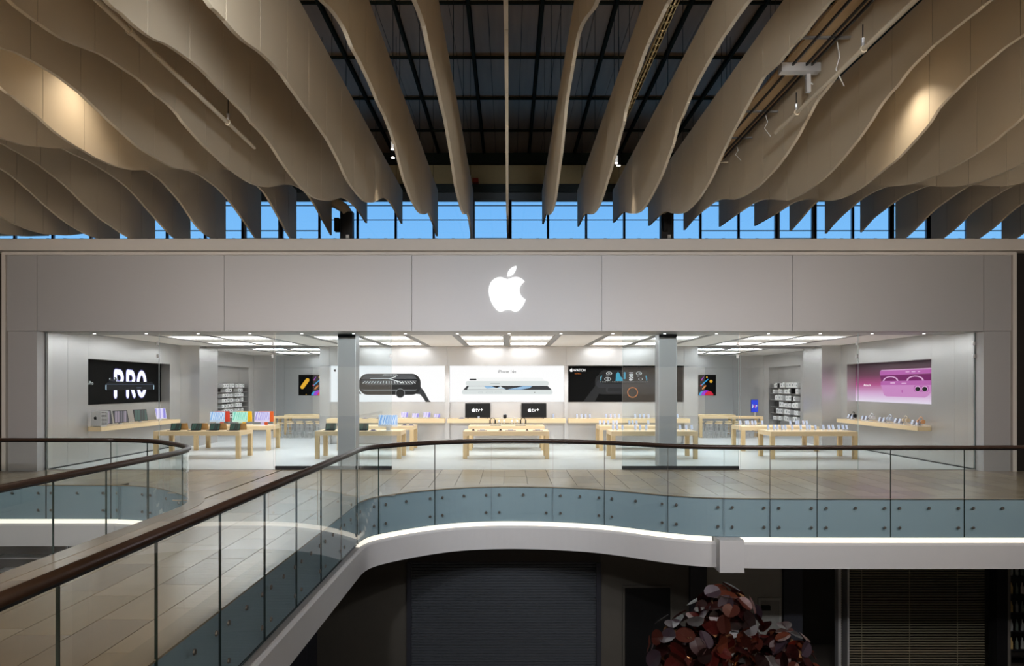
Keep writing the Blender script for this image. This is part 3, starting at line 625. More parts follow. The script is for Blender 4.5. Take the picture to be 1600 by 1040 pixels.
for k in range(-15, 16):
    X = 1.06*k-.035
    side = 'centre' if k == 0 else ('%s fin left of the centre fin' % NUM[-k] if k < 0 else '%s fin right of the centre fin' % NUM[k])
    e = empty('ceiling_fin', (X, 12, FTOP), ('wavy cream hanging ceiling fin seen edge-on in the middle' if k == 0 else 'wavy cream hanging ceiling fin, the '+side), 'ceiling fin', 'wavy cream fins hanging under the roof')
    pf = fin_profile(k); ph = .256 if k % 2 else .593
    cuts = [3.6]+[q for q in (ph+1.063*i for i in range(40)) if 4.0 < q < FEND-.2]+[FEND]
    for a, c in zip(cuts, cuts[1:]):
        b = MB(); n = 10; gap = .006
        ys = [a+gap+(c-a-2*gap)*j/n for j in range(n+1)]
        zs = [interp(pf, q) for q in ys]
        for j in range(n):
            y0, y1, z0, z1 = ys[j], ys[j+1], zs[j], zs[j+1]
            b.quad((X-FT, y1, z1), (X-FT, y0, z0), (X-FT, y0, FTOP), (X-FT, y1, FTOP))
            b.quad((X+FT, y0, z0), (X+FT, y1, z1), (X+FT, y1, FTOP), (X+FT, y0, FTOP))
            b.quad((X-FT, y0, z0), (X-FT, y1, z1), (X+FT, y1, z1), (X+FT, y0, z0))
        b.quad((X-FT, ys[0], zs[0]), (X+FT, ys[0], zs[0]), (X+FT, ys[0], FTOP), (X-FT, ys[0], FTOP))
        b.quad((X+FT, ys[-1], zs[-1]), (X-FT, ys[-1], zs[-1]), (X-FT, ys[-1], FTOP), (X+FT, ys[-1], FTOP))
        b.quad((X-FT, ys[0], FTOP), (X+FT, ys[0], FTOP), (X+FT, ys[-1], FTOP), (X-FT, ys[-1], FTOP))
        b.build('fin_panel', FIN, e)
    b = MB()
    for c in cuts[1:-1]: b.box(X-FT+.006, X+FT-.006, c-.012, c+.012, interp(pf, c)+.01, FTOP-.01)
    b.build('joint_strip', JOINT, e)
    for q in (10.5, 13.5, 16.5, 19.5): MB().rod((X, q, FTOP), (X, q, 12.4), .006, 4).build('hanger_rod', DARK, e)

# ---- spotlights of the mall, then unseen ones added as fill
def spotlight(x, y, z, label, watts, size=70, blend=.6, tilt=0, pan=0, r=.06, col=WARM, top=12.3, soft=.06, group='spotlights hung between the fins'):
    e = empty('mall_spotlight', (x, y, z), label, 'spotlight', group)
    R_ = Matrix.Rotation(math.radians(pan), 4, 'Z') @ Matrix.Rotation(math.radians(tilt), 4, 'X')
    P = lambda v: tuple(Vector((x, y, z))+R_ @ Vector(v))
    MB().rod(P((0, 0, .0)), P((0, 0, .2)), r, 10, r*.8).build('housing', BLACK, e)
    MB().rod((x, y, z+.12), (x, y, top), .008, 5).build('stem', DARK, e)
    MB().rod(P((0, 0, -.006)), P((0, 0, 0)), r*.7, 10).build('lens', DOT, e)
    L = bpy.data.lights.new('spot', 'SPOT'); L.energy = watts; L.color = col; L.spot_size = math.radians(size); L.spot_blend = blend; L.shadow_soft_size = soft
    o = bpy.data.objects.new('lamp', L); COL.objects.link(o); o.parent = e; o.matrix_local = Matrix.Translation(R_ @ Vector((0, 0, -.03))) @ R_
    return e
for x, y, z, wt, sz, nm in (
        (-2.8, 16.5, 7.95, 110, 60, 'between the second and third fins left of the centre'),
        (2.75, 17.1, 7.95, 110, 60, 'between the second and third fins right of the centre'),
        (-7.0, 17.3, 7.9, 100, 60, 'between the sixth and seventh fins left of the centre, far end'),
        (11.2, 16.2, 7.9, 100, 60, 'between the tenth and eleventh fins right of the centre'),
        (-6.85, 11.6, 8.1, 140, 120, 'between the sixth and seventh fins left of the centre, near end'),
        (6.85, 12.2, 8.1, 140, 120, 'between the sixth and seventh fins right of the centre')):
    spotlight(x, y, z, 'black spotlight hung '+nm, wt, sz, 1.)
WASH = 1.0
for i, x in enumerate((-12.5, -7.5, -2.5, 2.5, 7.5, 12.5)):  # added lamps, kept out of view, that wash the facade evenly
    spotlight(x, 4.6, 6.2, 'black track spotlight above the viewpoint aimed at the shop front, %s from the left' % NUM[i+1], 1050*WASH, 84, 1., (84 if abs(x) < 4 else 79), (0 if abs(x) < 10 else math.copysign(8, -x)), col=((.88, .94, 1.0) if abs(x) < 4 else (1, .9, .8)), top=7.0, soft=.25, group='track spotlights above the viewpoint')
for i, x in enumerate((-11, -4, 4, 11)):  # added lamps out of view; their floor bounce brightens the fins from below
    spotlight(x, -3.5, 8.4, 'black spotlight over the floor behind the viewpoint, %s from the left' % NUM[i+1], 4800, 130, 1., 0, 0, group='spotlights behind the viewpoint')
for i, x in enumerate((-9, -3, 3, 9)):  # added lamps out of view to brighten the walkway and fascia
    spotlight(x, 3.2, 6.0, 'black track spotlight above the viewpoint aimed at the walkway, %s from the left' % NUM[i+1], 1500, 76, 1., 59, 0, col=(.98, .97, 1.0), top=7.0, soft=.2, group='track spotlights above the viewpoint')
spotlight(9.5, 5.5, 6.0, 'black track spotlight above the void aimed at the side of the bridge', 800, 70, 1., 60, 68, col=(.98, .97, 1.0), top=7.0, soft=.2, group='track spotlights above the viewpoint')  # added side lamp, out of view, to lift the dark bridge edge
# unseen glowing windows behind the viewpoint, added to light the shop front and fins
FILLGLOW = mat('lit_shop_window_glow', '#fff4e6', .5, emit=.8, var=0, ecol=(1, .95, .9))
for i, (a, c) in enumerate(((-14, -7.4), (-6.6, -.3), (.3, 6.6), (7.4, 14))):
    o = empty('window_opposite_%d' % (i+1), ((a+c)/2, -8.9, 0), 'lit shop window across the mall behind the viewpoint, %s from the left' % NUM[i+1], 'window', kind='structure')
    MB().box(a, c, -8.98, -8.9, .3, 3.8).build('lit_pane', FILLGLOW, o)
    MB().box(a-.1, c+.1, -8.9, -8.8, 3.8, 3.95).box(a-.1, a, -8.9, -8.8, 0, 3.8).box(c, c+.1, -8.9, -8.8, 0, 3.8).build('window_frame', DARK, o)

# ================================================================== BALUSTRADES
def arcs(path):
    S = [0]
    for a, b_ in zip(path, path[1:]): S.append(S[-1]+math.hypot(b_[0]-a[0], b_[1]-a[1]))
    return S
def sub(path, S, s0, s1):
    def P(s):
        for i in range(len(S)-1):
            if s <= S[i+1]:
                t = (s-S[i])/(S[i+1]-S[i]); return (path[i][0]+(path[i+1][0]-path[i][0])*t, path[i][1]+(path[i+1][1]-path[i][1])*t)
        return path[-1]
    return [P(s0)]+[p for p, q in zip(path, S) if s0+.02 < q < s1-.02]+[P(s1)]
def s_at(path, S, f):
    for i in range(len(S)-1):
        a, c = f(path[i]), f(path[i+1])
        if a <= 0 <= c: return S[i]+(S[i+1]-S[i])*(0-a)/((c-a) or 1)
    return S[-1]
def balustrade(path, sgn, joints, label):
    S = arcs(path)
    e = empty('glass_balustrade', (path[len(path)//2][0], path[len(path)//2][1], 0), label, 'balustrade')
    ss = [s_at(path, S, f) for f in joints]
    for i, (a, c) in enumerate(zip(ss, ss[1:])):
        seg = sub(path, S, a+.006, c-.006)
        pr = [(-.012, -.83), (.012, -.83), (.012, 1.07), (-.012, 1.07)]
        b = MB(); b.capmat = 1; N0 = 0
        b.sweep(seg, pr[::-1])
        n = len(seg)-1
        for j in range(n):                       # bottom and top faces carry the green edge
            b.mi[j*4+0] = 1; b.mi[j*4+2] = 1
        # profile order reversed: faces 0..3 follow edges (top),(inner),(bottom),(outer)
        pane = b.build('glass_pane', [GLASS, EDGE], e)
        L = c-a; offs = [.16, L-.16] if L < 1.25 else [.16, L/2, L-.16]
        for q in offs:
            for z in (-.2, -.62):
                if z < -.5 and len(offs) == 3 and q == offs[1]: continue
                sg = sub(path, S, a+q-.03, a+q+.03); p = sg[len(sg)//2]; nx, ny = pnormal(sg, len(sg)//2)
                o_ = -sgn
                MB().rod((p[0]+nx*o_*.014, p[1]+ny*o_*.014, z), (p[0]+nx*o_*.032, p[1]+ny*o_*.032, z), .034, 12, .028).build('point_fixing', CHROME, pane, smooth=False)
    seg = sub(path, S, ss[0], ss[-1])
    hw, hh = .06, .038
    oval = [(hw*math.copysign(abs(math.cos(t))**.6, math.cos(t)), 1.115+hh*math.copysign(abs(math.sin(t))**.6, math.sin(t))) for t in [2*math.pi*k/12 for k in range(12)]]
    MB().sweep(seg, oval[::-1]).build('handrail', WOODRAIL, e, smooth=True)
    MB().sweep(seg, [(-.02, 1.05), (.02, 1.05), (.02, 1.085), (-.02, 1.085)][::-1]).build('rail_channel', DARK, e)
    return e
dX = lambda v: (lambda p: p[0]-v if p[1] > 14.3 else -1)
dY = lambda v: (lambda p: p[1]-v if p[0] < -3.0 else 1)
jm = [dY(v) for v in (2.08, 3.41, 4.74, 6.06, 7.40, 8.75, 10.06, 11.38, 12.75, 14.1)]+[dX(v) for v in (-2.87, -1.74, -.42, 1.06, 2.25, 3.55, 4.68, 5.65, 6.66, 8.24, 9.83, 11.41, 13.0, 14.6, 16.2)]
balustrade(main_c, 1, jm, 'curving frameless glass balustrade with dark wooden handrail along bridge and large void')
dYl = lambda v: (lambda p: p[1]-v if p[0] > -6.8 else 1)
dXl = lambda v: (lambda p: -p[0]+v if p[1] > 14.3 else -1)
jl = [dYl(v) for v in (4.6, 5.93, 7.24, 8.56, 9.87, 11.18, 12.49, 13.9)]+[dXl(v) for v in (-7.3, -8.75, -9.8, -11.4, -13.0, -14.6, -16.2)]
balustrade(left_c, -1, jl, 'round-ended frameless glass balustrade with dark wooden handrail around the left void')

# ================================================================== LOWER LEVEL
LW = 18.0
def lower(name, x0, x1, z0, z1, m, label, d=0, cat='wall', kind='structure'):
    return tag(MB().box(x0, x1, LW+d, LW+d+.3, z0, z1).build(name, m), label, cat, kind=kind)
lower('wall_lower_back', -17, 17, -5.5, -1.4, mat('black_back_wall', '#12110f', .8), 'black wall closing the lower shops at the rear', d=5.5)
lower('wall_lower_left', -17, -2.68, -5.5, -1.45, DARKWALL, 'dark taupe wall of the lower level left of the roller shutter')
lower('wall_lower_middle', 2.42, 4.75, -5.5, -1.45, DARKWALL, 'dark taupe wall of the lower level with a black doorway')
lower('wall_lower_header', -2.68, 2.42, -2.2, -1.45, mat('dark_brown_header', '#2a2724', .6), 'dark brown header above the roller shutter')
lower('wall_lower_pale', 5.18, 7.2, -5.5, -1.45, mat('pale_grey_wall', '#8b8a85', .6), 'pale grey wall panel of the lower level behind the red leaf sculpture')
lower('wall_lower_deep', 7.2, 17, -5.5, -1.45, mat('black_shop_interior', '#1c1b18', .7), 'dark interior wall of the closed lower shop', d=3)
for x0, x1, nm in ((4.75, 5.18, 'left'), (7.2, 7.68, 'right')):
    tag(MB().box(x0, x1, LW-.15, LW+.3, -5.5, -1.45).build('lower_pilaster', NAVY), 'dark navy pilaster %s of the pale lower wall panel' % nm, 'pilaster')
tag(MB().box(-5.9, -4.6, 15.6, 16.4, -5.5, -1.45).build('bridge_column', NAVY), 'dark navy column carrying the bridge', 'column')
dr = empty('door_1', (3.65, LW-.02, -5.5), 'black doorway in the taupe wall right of the roller shutter', 'door', kind='structure')
MB().box(3.05, 4.25, LW-.03, LW, -5.5, -2.87).build('door_leaf', BLACK, dr)
MB().box(2.99, 3.05, LW-.05, LW, -5.5, -2.81).box(4.25, 4.31, LW-.05, LW, -5.5, -2.81).box(3.05, 4.25, LW-.05, LW, -2.87, -2.81).build('door_frame', DARKWALL, dr)
d2 = empty('door_2', (6.95, LW-.02, -5.5), 'pale grey door in the pale lower wall panel', 'door', kind='structure')
MB().box(6.62, 7.12, LW-.03, LW, -5.5, -3.2).build('door_leaf', mat('pale_grey_door', '#7d7d7a', .5), d2)
MB().box(6.56, 6.62, LW-.05, LW, -5.5, -3.14).box(7.12, 7.16, LW-.05, LW, -5.5, -3.14).box(6.62, 7.12, LW-.05, LW, -3.2, -3.14).build('door_frame', mat('pale_door_frame', '#9a9994', .5), d2)
MB().box(6.64, 6.86, LW-.1, LW-.03, -3.45, -3.33).build('door_closer', BLACK, d2)
sh = empty('roller_shutter', (0, LW, -5.5), 'closed grey roller shutter of horizontal slats on the lower level', 'shutter')
for sx, x0 in ((0, -2.68), (1, 2.3)): MB().box(x0, x0+.12, LW-.08, LW+.1, -5.5, -2.2).build('guide_rail', mat('shutter_guide_grey', '#3a3c44', .4, .4), sh)
z = -2.2; sm = None
while z > -5.4:
    if sm is None:
        bm_ = MB().poly([(-2.56, LW+.03, z), (2.3, LW+.03, z), (2.3, LW, z-.02), (-2.56, LW, z-.02)][::-1]).quad((-2.56, LW, z-.052), (2.3, LW, z-.052), (2.3, LW, z-.02), (-2.56, LW, z-.02)).quad((-2.56, LW+.03, z-.073), (2.3, LW+.03, z-.073), (2.3, LW, z-.052), (-2.56, LW, z-.052))
        sm = bm_.build('slat', SLAT, sh); zz0 = z
    else:
        o = sm.copy(); COL.objects.link(o); o.parent = sh; o.location = (0, 0, z-zz0)
    z -= .0735
# glazed shop with blind on the right
bl = empty('window_blind', (10.8, LW+.6, -5.5), 'lowered bronze horizontal slat blind in the lower shop window', 'blind')
z = -1.5; sm = None
while z > -5.4:
    if sm is None: sm = MB().box(9.05, 12.95, LW+.58, LW+.61, z-.012, z+.012).build('slat', BLIND, bl); zz0 = z
    else: o = sm.copy(); COL.objects.link(o); o.parent = bl; o.location = (0, 0, z-zz0)
    z -= .071
for x in (9.6, 10.9, 12.2): MB().box(x-.01, x+.01, LW+.57, LW+.575, -5.4, -1.45).build('ladder_tape', BLIND, bl)
b = empty('shop_window', (11, LW+.3, -5.5), 'dark lower shop window with bright steel frame edge left of the blind', 'shop window')
MB().box(8.78, 8.86, LW+.2, LW+.4, -5.5, -1.45).box(8.98, 9.03, LW+.1, LW+.4, -5.5, -1.45).build('frame_post', SILVER, b)
MB().box(13.0, 13.3, LW+.2, LW+.5, -5.5, -1.45).build('frame_post', DARK, b)
MB().box(9.03, 13.0, LW+.32, LW+.34, -5.5, -1.45).build('pane', SHOPGLASS, b)
MB().box(7.68, 8.78, LW+.32, LW+.34, -5.5, -1.45).build('pane', SHOPGLASS, b)
for k in range(3):
    tag(MB().box(7.75+.1*k, 8.6, LW+2.2, LW+2.6, -2.6-.9*k, -2.56-.9*k).box(7.75+.1*k, 7.8+.1*k, LW+2.5, LW+2.6, -2.56-.9*k, -2.3-.9*k).build('wall_shelf', DARKWALL), 'dim wall shelf in the dark lower shop, %s from the top' % NUM[k+1], 'shelf', 'dim shelves in the lower shop')
rk = empty('bottle_rack', (14.1, LW+.9, -5.5), 'dark rack of bottles at the right edge of the lower level', 'rack')
MB().box(13.35, 13.45, LW+.3, LW+.4, -5.5, -2.0).box(13.35, 15, LW+.3, LW+.4, -2.1, -2.0).build('rack_frame', mat('grey_rack_frame', '#6a6660', .5), rk)
for k in range(5): MB().box(13.45, 15, LW+.5, LW+.9, -2.75-.5*k, -2.72-.5*k).build('rack_shelf', DARK, rk)
bc = [mat('bottle_glass_%d' % i, c, .2) for i, c in enumerate(('#8d8f8c', '#5f6a62', '#b9a06a', '#a8a39b'))]
for k in range(5):
    for j in range(9):
        xx = 13.55+.15*j; o = MB().lathe((xx, LW+.62, -2.72-.5*k), [(.04, 0), (.04, .18), (.015, .25), (.015, .3)], 8).build('bottle', random.choice(bc))
        tag(o, '%s small bottle from the left on the %s shelf of the dark rack' % (NUM[j+1], NUM[k+1]), 'bottle', 'bottles on the dark rack')
sp_ = empty('soffit_spotlight', (3.55, 17.2, -1.45), 'small black spotlight under the walkway soffit', 'spotlight')
MB().lathe((3.55, 17.2, -1.75), [(.07, 0), (.09, .1), (.09, .2), (.03, .3)], 10).build('housing', BLACK, sp_)
MB().box(3.4, 3.7, 17.1, 17.3, -1.48, -1.45).build('mount', BLACK, sp_)
# left void lower level shelves
lk = empty('lower_rack', (-12.4, LW-.4, -5.5), 'dim metal rack seen through the left void on the lower level', 'rack')
for k in range(6): MB().box(-13.2, -11.3, LW-.5, LW-.1, -2.0-.35*k, -1.97-.35*k).build('rack_shelf', SILVER, lk)
for x in (-13.2, -11.35): MB().box(x, x+.05, LW-.5, LW-.45, -5.5, -1.5).build('rack_post', DARK, lk)

# ================================================================== RED LEAF SCULPTURE
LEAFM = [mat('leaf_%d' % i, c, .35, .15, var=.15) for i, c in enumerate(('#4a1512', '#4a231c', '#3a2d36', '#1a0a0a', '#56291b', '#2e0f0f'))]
def leaf_mesh(i):
    b = MB(); n = 12; fold = .25+.15*(i % 3)
    pts = [(.135*math.cos(2*math.pi*k/n), .115*math.sin(2*math.pi*k/n)) for k in range(n)]
    b.v = [(0, 0, 0)]+[(x, y, fold*abs(y)*.6+.1*x*x*4) for x, y in pts]
    b.f = [(0, k+1, (k+1) % n+1) for k in range(n)]; b.mi = [0]*n
    return b
tree = empty('leaf_sculpture', (3.6, 11.2, -5.5), 'dark burgundy tree sculpture of round metal leaves in the void', 'sculpture')
MB().rod((3.6, 11.2, -5.5), (3.6, 11.2, -2.0), .12, 10, .06).build('trunk', mat('sculpture_trunk', '#2a201c', .5), tree)
bases = []
for i in range(6):
    o = leaf_mesh(i).build('leaf', LEAFM[i]); bases.append(o.data); bpy.data.objects.remove(o)
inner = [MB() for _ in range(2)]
LOBES = [((3.55, 11.2, -1.42), .54, 72), ((2.9, 11.0, -1.9), .62, 72), ((4.38, 11.1, -2.15), .64, 72), ((3.6, 10.9, -2.35), .78, 80)]
for c, r, n in LOBES:
    for k in range(n):
        zc = 1-2*(k+.5)/n; a = k*2.39996+random.uniform(-.3, .3); rr = math.sqrt(1-zc*zc)
        d = Vector((rr*math.cos(a), rr*math.sin(a), zc)); p = Vector(c)+d*r*random.uniform(.8, 1.08)
        q = (d+Vector((random.uniform(-.6, .6), random.uniform(-.6, .6), random.uniform(-.6, .6)))).normalized().to_track_quat('Z', 'Y')
        o = bpy.data.objects.new('leaf', random.choice(bases)); COL.objects.link(o); o.parent = tree
        s_ = random.uniform(.9, 1.25)
        o.matrix_local = Matrix.Translation(p-Vector(tree.location)) @ q.to_matrix().to_4x4() @ Matrix.Rotation(random.uniform(0, 6.28), 4, 'Z') @ Matrix.Scale(s_, 4)
    for k in range(60):
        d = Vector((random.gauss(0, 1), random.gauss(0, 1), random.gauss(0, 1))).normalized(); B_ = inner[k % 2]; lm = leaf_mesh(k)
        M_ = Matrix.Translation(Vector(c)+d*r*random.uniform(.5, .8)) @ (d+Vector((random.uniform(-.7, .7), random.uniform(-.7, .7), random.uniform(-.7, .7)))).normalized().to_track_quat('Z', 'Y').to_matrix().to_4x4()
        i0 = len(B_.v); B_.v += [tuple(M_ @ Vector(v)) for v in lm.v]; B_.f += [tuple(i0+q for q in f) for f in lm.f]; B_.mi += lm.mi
    for t in range(3):
        d = Vector((random.uniform(-1, 1), random.uniform(-1, 0), random.uniform(-.5, 1))).normalized()
        MB().rod((3.6, 11.2, -2.6), tuple(Vector(c)+d*r*.9), .008, 5).build('branch', mat('sculpture_wire', '#8a6a4a', .4, .5), tree)
    L = bpy.data.lights.new('fairy_light', 'POINT'); L.energy = 5; L.color = (1, .55, .25); L.shadow_soft_size = .03
    o = bpy.data.objects.new('fairy_light', L); COL.objects.link(o); o.parent = tree; o.location = Vector(c)-Vector(tree.location)

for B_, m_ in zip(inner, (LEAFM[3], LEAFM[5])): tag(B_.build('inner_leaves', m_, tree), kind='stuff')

# ================================================================== OVERHEAD SERVICES
def pole(x, z, y1, nm, qs, top):
    e = empty('hanging_pole', (x, 9, z), 'long cream pole hung %s' % nm, 'pole')
    MB().rod((x, 3.5, z), (x, y1, z), .035, 10).build('tube', FIN, e, smooth=False)
    for q in qs:
        MB().rod((x, q, z), (x, q, top), .008, 5).build('hanger', DARK, e); MB().lathe((x, q, z+.03), [(.03, 0), (.02, .06), (.03, .12)], 8).build('clip', SILVER, e)
        MB().rod((x, q-.03, z), (x, q+.03, z), .05, 10).build('collar', FIN, e)
pole(-4.77, 6.9, 12.8, 'between the fourth and fifth fins left of the centre', (8.6, 11.6), 8.4)
pole(4.77, 6.96, 12.2, 'between the fourth and fifth fins right of the centre', (9.2, 11.33), 7.3)
e = empty('cable_tray', (4.79, 11, 7.75), 'tan timber service tray with rails between the fourth and fifth right fins', 'cable tray')
MB().box(4.55, 5.03, 4, 16.5, 7.75, 7.79).build('tray_board', mat('tan_plywood', '#d2b080', .6, var=.1, stretch=(6, .4, 1)), e)
for x in (4.66, 4.88, 4.97): MB().box(x-.012, x+.012, 4, 15.8, 7.68, 7.72).build('rail', DARK, e)
for q in (10.4, 13.2, 14.6, 16.2): MB().box(4.42, 5.2, q-.025, q+.025, 7.72, 7.75).build('crossbar', STRIP if q != 16.2 else FIN, e)
MB().box(4.48, 5.12, 11.2, 11.36, 7.6, 7.74).build('bracket', SILVER, e); MB().box(4.93, 5.0, 11.3, 11.36, 7.3, 7.6).build('bracket_arm', SILVER, e)
for q in (4.6, 5.0): MB().rod((q, 11.28, 7.7), (q, 11.28, 12.4), .01, 5).build('hanger_rod', DARK, e)
for (x, q, dz) in ((5.05, 10.5, .7), (5.0, 13.3, .45), (5.0, 15.0, .35), (4.95, 11.35, .3)):
    pts = [(x, q, 7.72), (x+.05, q+.03, 7.72-dz*.3), (x-.02, q, 7.72-dz*.6), (x+.08, q-.05, 7.72-dz)]
    MB().tube(pts, .008, 5).build('loose_wire', CARD, e)
e = empty('perforated_track', (2.65, 11, 8.55), 'tan perforated track hung between the second and third right fins', 'track')
b = MB(); n = 46
for i in range(n): b.box(2.6, 2.7, 4+.25*i, 4.21+.25*i, 8.54, 8.55); 
b.box(2.6, 2.635, 4, 15.5, 8.54, 8.55).box(2.665, 2.7, 4, 15.5, 8.54, 8.55).box(2.59, 2.6, 4, 15.5, 8.54, 8.62).box(2.7, 2.71, 4, 15.5, 8.54, 8.62)
b.build('track_rail', mat('tan_track_metal', '#dcc088', .5, .1), e)
for q in (8, 12, 15): MB().rod((2.65, q, 8.6), (2.65, q, 12.4), .006, 5).build('hanger_rod', DARK, e)
for x, y, nm in ((-2.19, 12.85, 'left'), (2.13, 13.5, 'right')):
    zz = interp(fin_profile(2 if x > 0 else -2), y)
    e = empty('fin_spotlight', (x, y, zz), 'little lit spotlight clipped to the second fin %s of the centre' % nm, 'spotlight')
    MB().rod((x-.0, y, zz-.08), (x, y, zz+.06), .03, 8).build('housing', CARD, e); MB().rod((x, y, zz-.09), (x, y, zz-.08), .026, 8).build('lens', DOT, e)
tag(MB().box(-1.55, -1.3, CL-.5, CL-.2, 11.12, 11.3).build('red_box', mat('red_orange_plastic', '#b8401f', .5)), 'small red box on the teal lintel', 'box')

# ================================================================== SHOP: TABLES
def make_table(wd=2.88, dp=1.18, h=.92, leg=.135, ap=.145):
    t = empty('display_table')
    MB().box(-wd/2, wd/2, 0, dp, h-.035, h).build('table_top', OAK, t)
    MB().box(-wd/2, wd/2, 0, .03, h-ap, h-.035).box(-wd/2, wd/2, dp-.03, dp, h-ap, h-.035).box(-wd/2, -wd/2+.03, .03, dp-.03, h-ap, h-.035).box(wd/2-.03, wd/2, .03, dp-.03, h-ap, h-.035).build('apron', OAKD if False else OAK, t)
    for sx in (-1, 1):
        for y0 in (.0, dp-leg):
            x0 = -wd/2 if sx < 0 else wd/2-leg
            MB().box(x0, x0+leg, y0, y0+leg, 0, h-ap).build('leg', OAKD, t)
    return t
tproto = make_table()
TAB = {}
TP = [(-10.45, 22.85, 'with four dark laptops, front row at the far left'), (-10.47, 25.8, 'with colourful desktop computers, second row at the far left'),
      (-5.05, 22.85, 'behind the left steel column, front row'), (-5.05, 25.8, 'second row behind the left steel column'),
      (-.09, 22.8, 'front row in the middle of the shop'), (-.09, 25.8, 'second row in the middle of the shop'),
      (4.86, 22.75, 'behind the right steel column, front row'), (4.86, 25.7, 'second row behind the right steel column'),
      (10.14, 22.65, 'front row at the far right'), (10.14, 25.5, 'second row at the far right')]
for i, (x, y, nm) in enumerate(TP):
    t = tproto if i == 0 else copy_tree(tproto)
    t.location = (x, y, 0); tag(t, 'light oak display table '+nm, 'table', 'oak display tables of the shop'); TAB[i] = (x, y)
hproto = make_table(3.0, .8, 1.0, .13, .1); hproto.name = 'high_table'
for i, (x, y, nm) in enumerate(((-9.65, 32.3, 'front one in the left rear bay'), (-9.75, 34.2, 'rear one in the left rear bay'), (10.5, 32.2, 'front one in the right rear bay'), (9.8, 34.0, 'rear one in the right rear bay'))):
    t = hproto if i == 0 else copy_tree(hproto)
    t.location = (x, y, 0); tag(t, 'tall oak table with stools, '+nm, 'table', 'tall oak tables in the rear bays')
def make_stool():
    t = empty('wire_stool')
    MB().lathe((0, 0, .66), [(.16, 0), (.18, .02), (.18, .04), (.16, .05)], 14).build('seat', OAK, t)
    for k in range(4):
        a = math.pi/4+k*math.pi/2; MB().rod((.13*math.cos(a), .13*math.sin(a), .66), (.2*math.cos(a), .2*math.sin(a), 0), .012, 5).build('leg', SILVER, t)
    for r, z in ((.18, .25), (.15, .52)):
        pts = [(r*math.cos(2*math.pi*k/12), r*math.sin(2*math.pi*k/12), z) for k in range(13)]
        MB().tube(pts, .01, 4).build('ring', SILVER, t)
    return t
sproto = make_stool(); first = True
for x0, nm in ((-10.75, 'left'), (9.42, 'right')):
    for r, y in ((0, 32.15), (1, 33.55)):
        for j in range(6):
            s_ = sproto if first else copy_tree(sproto); first = False
            s_.location = (x0+.46*j, y, 0); tag(s_, '%s wire stool from the left %s the %s front tall table' % (NUM[j+1], 'in front of' if r == 0 else 'behind', nm), 'stool', 'wire stools in the %s rear bay, row %d' % (nm, r+1))

# ================================================================== SHOP: SHELVES
def shelf(x0, x1, y0, y1, label, z=1.09, t=.16):
    e = empty('wall_shelf', ((x0+x1)/2, (y0+y1)/2, z-t), label, 'shelf')
    MB().box(x0, x1, y0, y1, z-t, z).build('shelf_board', OAK, e)
    MB().box((x0+x1)/2-.1, (x0+x1)/2+.1, (y0+y1)/2, (y0+y1)/2+.1, z-t-.04, z-t).build('cable_box', BLACK, e)
    return e
shelf(-7.5, -2.64, 28.05, 28.79, 'oak wall shelf under the black watch lightbox', t=.17)
shelf(-2.52, 2.34, 28.05, 28.79, 'oak wall shelf under the white phone lightbox with two televisions', t=.17)
shelf(2.46, 7.45, 28.05, 28.79, 'oak wall shelf under the dark sports watch lightbox', t=.17)
shelf(-13.77, -12.98, 21.75, 26.99, 'oak wall shelf under the black lightbox on the left wall', 1.13, .14)
shelf(13.12, 13.92, 21.92, 27.34, 'oak wall shelf under the pink lightbox on the right wall', 1.13, .14)

# ================================================================== SHOP: PRODUCTS
SCR = {'white': stripes_mat('phone_screen_pale', '#f4f5fb', '#b4c2e4', .9, 3), 'purple': stripes_mat('tablet_screen_purple', '#7a6fd8', '#e6dcff', .9, 3),
       'blue': stripes_mat('desktop_screen_blue', '#eaf4ff', '#5fa4ea', .95, 20), 'green': stripes_mat('desktop_screen_green', '#d6fff0', '#4fcfb0', .95, 20),
       'lilac': stripes_mat('desktop_screen_lilac', '#f1eaff', '#9d8fe6', .95, 20), 'dark': stripes_mat('laptop_screen_dark', '#050708', '#2c5a4c', .6, 5),
       'warm': stripes_mat('tablet_screen_warm', '#2c2b34', '#8e7f8e', .8, 6)}
def make_phone(scr='white', body=SILVER):
    t = empty('display_phone')
    M = Matrix.Translation((0, 0, .115)) @ Matrix.Rotation(math.radians(-22), 4, 'X')
    MB().obox(M, .082, .009, .16).build('body', body, t)
    MB().obox(M @ Matrix.Translation((0, -.0055, 0)), .074, .002, .15).build('screen', SCR[scr], t)
    MB().obox(Matrix.Translation((0, .03, .045)), .03, .03, .09).build('stand', SILVER, t)
    MB().obox(Matrix.Translation((0, .02, .006)), .09, .09, .012).build('base', CARD, t)
    return t
PH = [make_phone('white'), make_phone('white', BLACK), make_phone('white', mat('pink_phone_body', '#e6c3c6', .4, .2)), make_phone('warm', BLACK)]
usedp = [False]*4
def put(protos, used, i, loc, rz, label, cat, group):
    o = protos[i] if not used[i] else copy_tree(protos[i]); used[i] = True
    o.location = loc; o.rotation_euler = (0, 0, rz); tag(o, label, cat, group); return o
def phones(xs_, y, z, label, group, rz=0):
    for j, x in enumerate(xs_): put(PH, usedp, (j*2+len(xs_)) % 3 if j % 2 else 0, (x, y+(.0 if j % 2 else .05), z), rz, NUM[j+1]+' '+label, 'phone', group)
px = lambda l, D: [(p-795)*D/1067 for p in l]
phones([2.83, 3.01, 3.19, 3.36, 4.04, 4.22, 4.4, 4.57, 5.25, 5.43, 5.61, 5.79, 7.0], 28.3, 1.09, 'phone from the left on the oak shelf under the dark sports watch lightbox', 'phones on the right back shelf')
phones([3.55, 3.68, 3.87, 4.3, 4.47, 4.67, 5.1, 5.35, 5.83, 6.03, 6.23], 23.2, .92, 'phone from the left on the front table behind the right steel column', 'phones on the front table behind the right column')
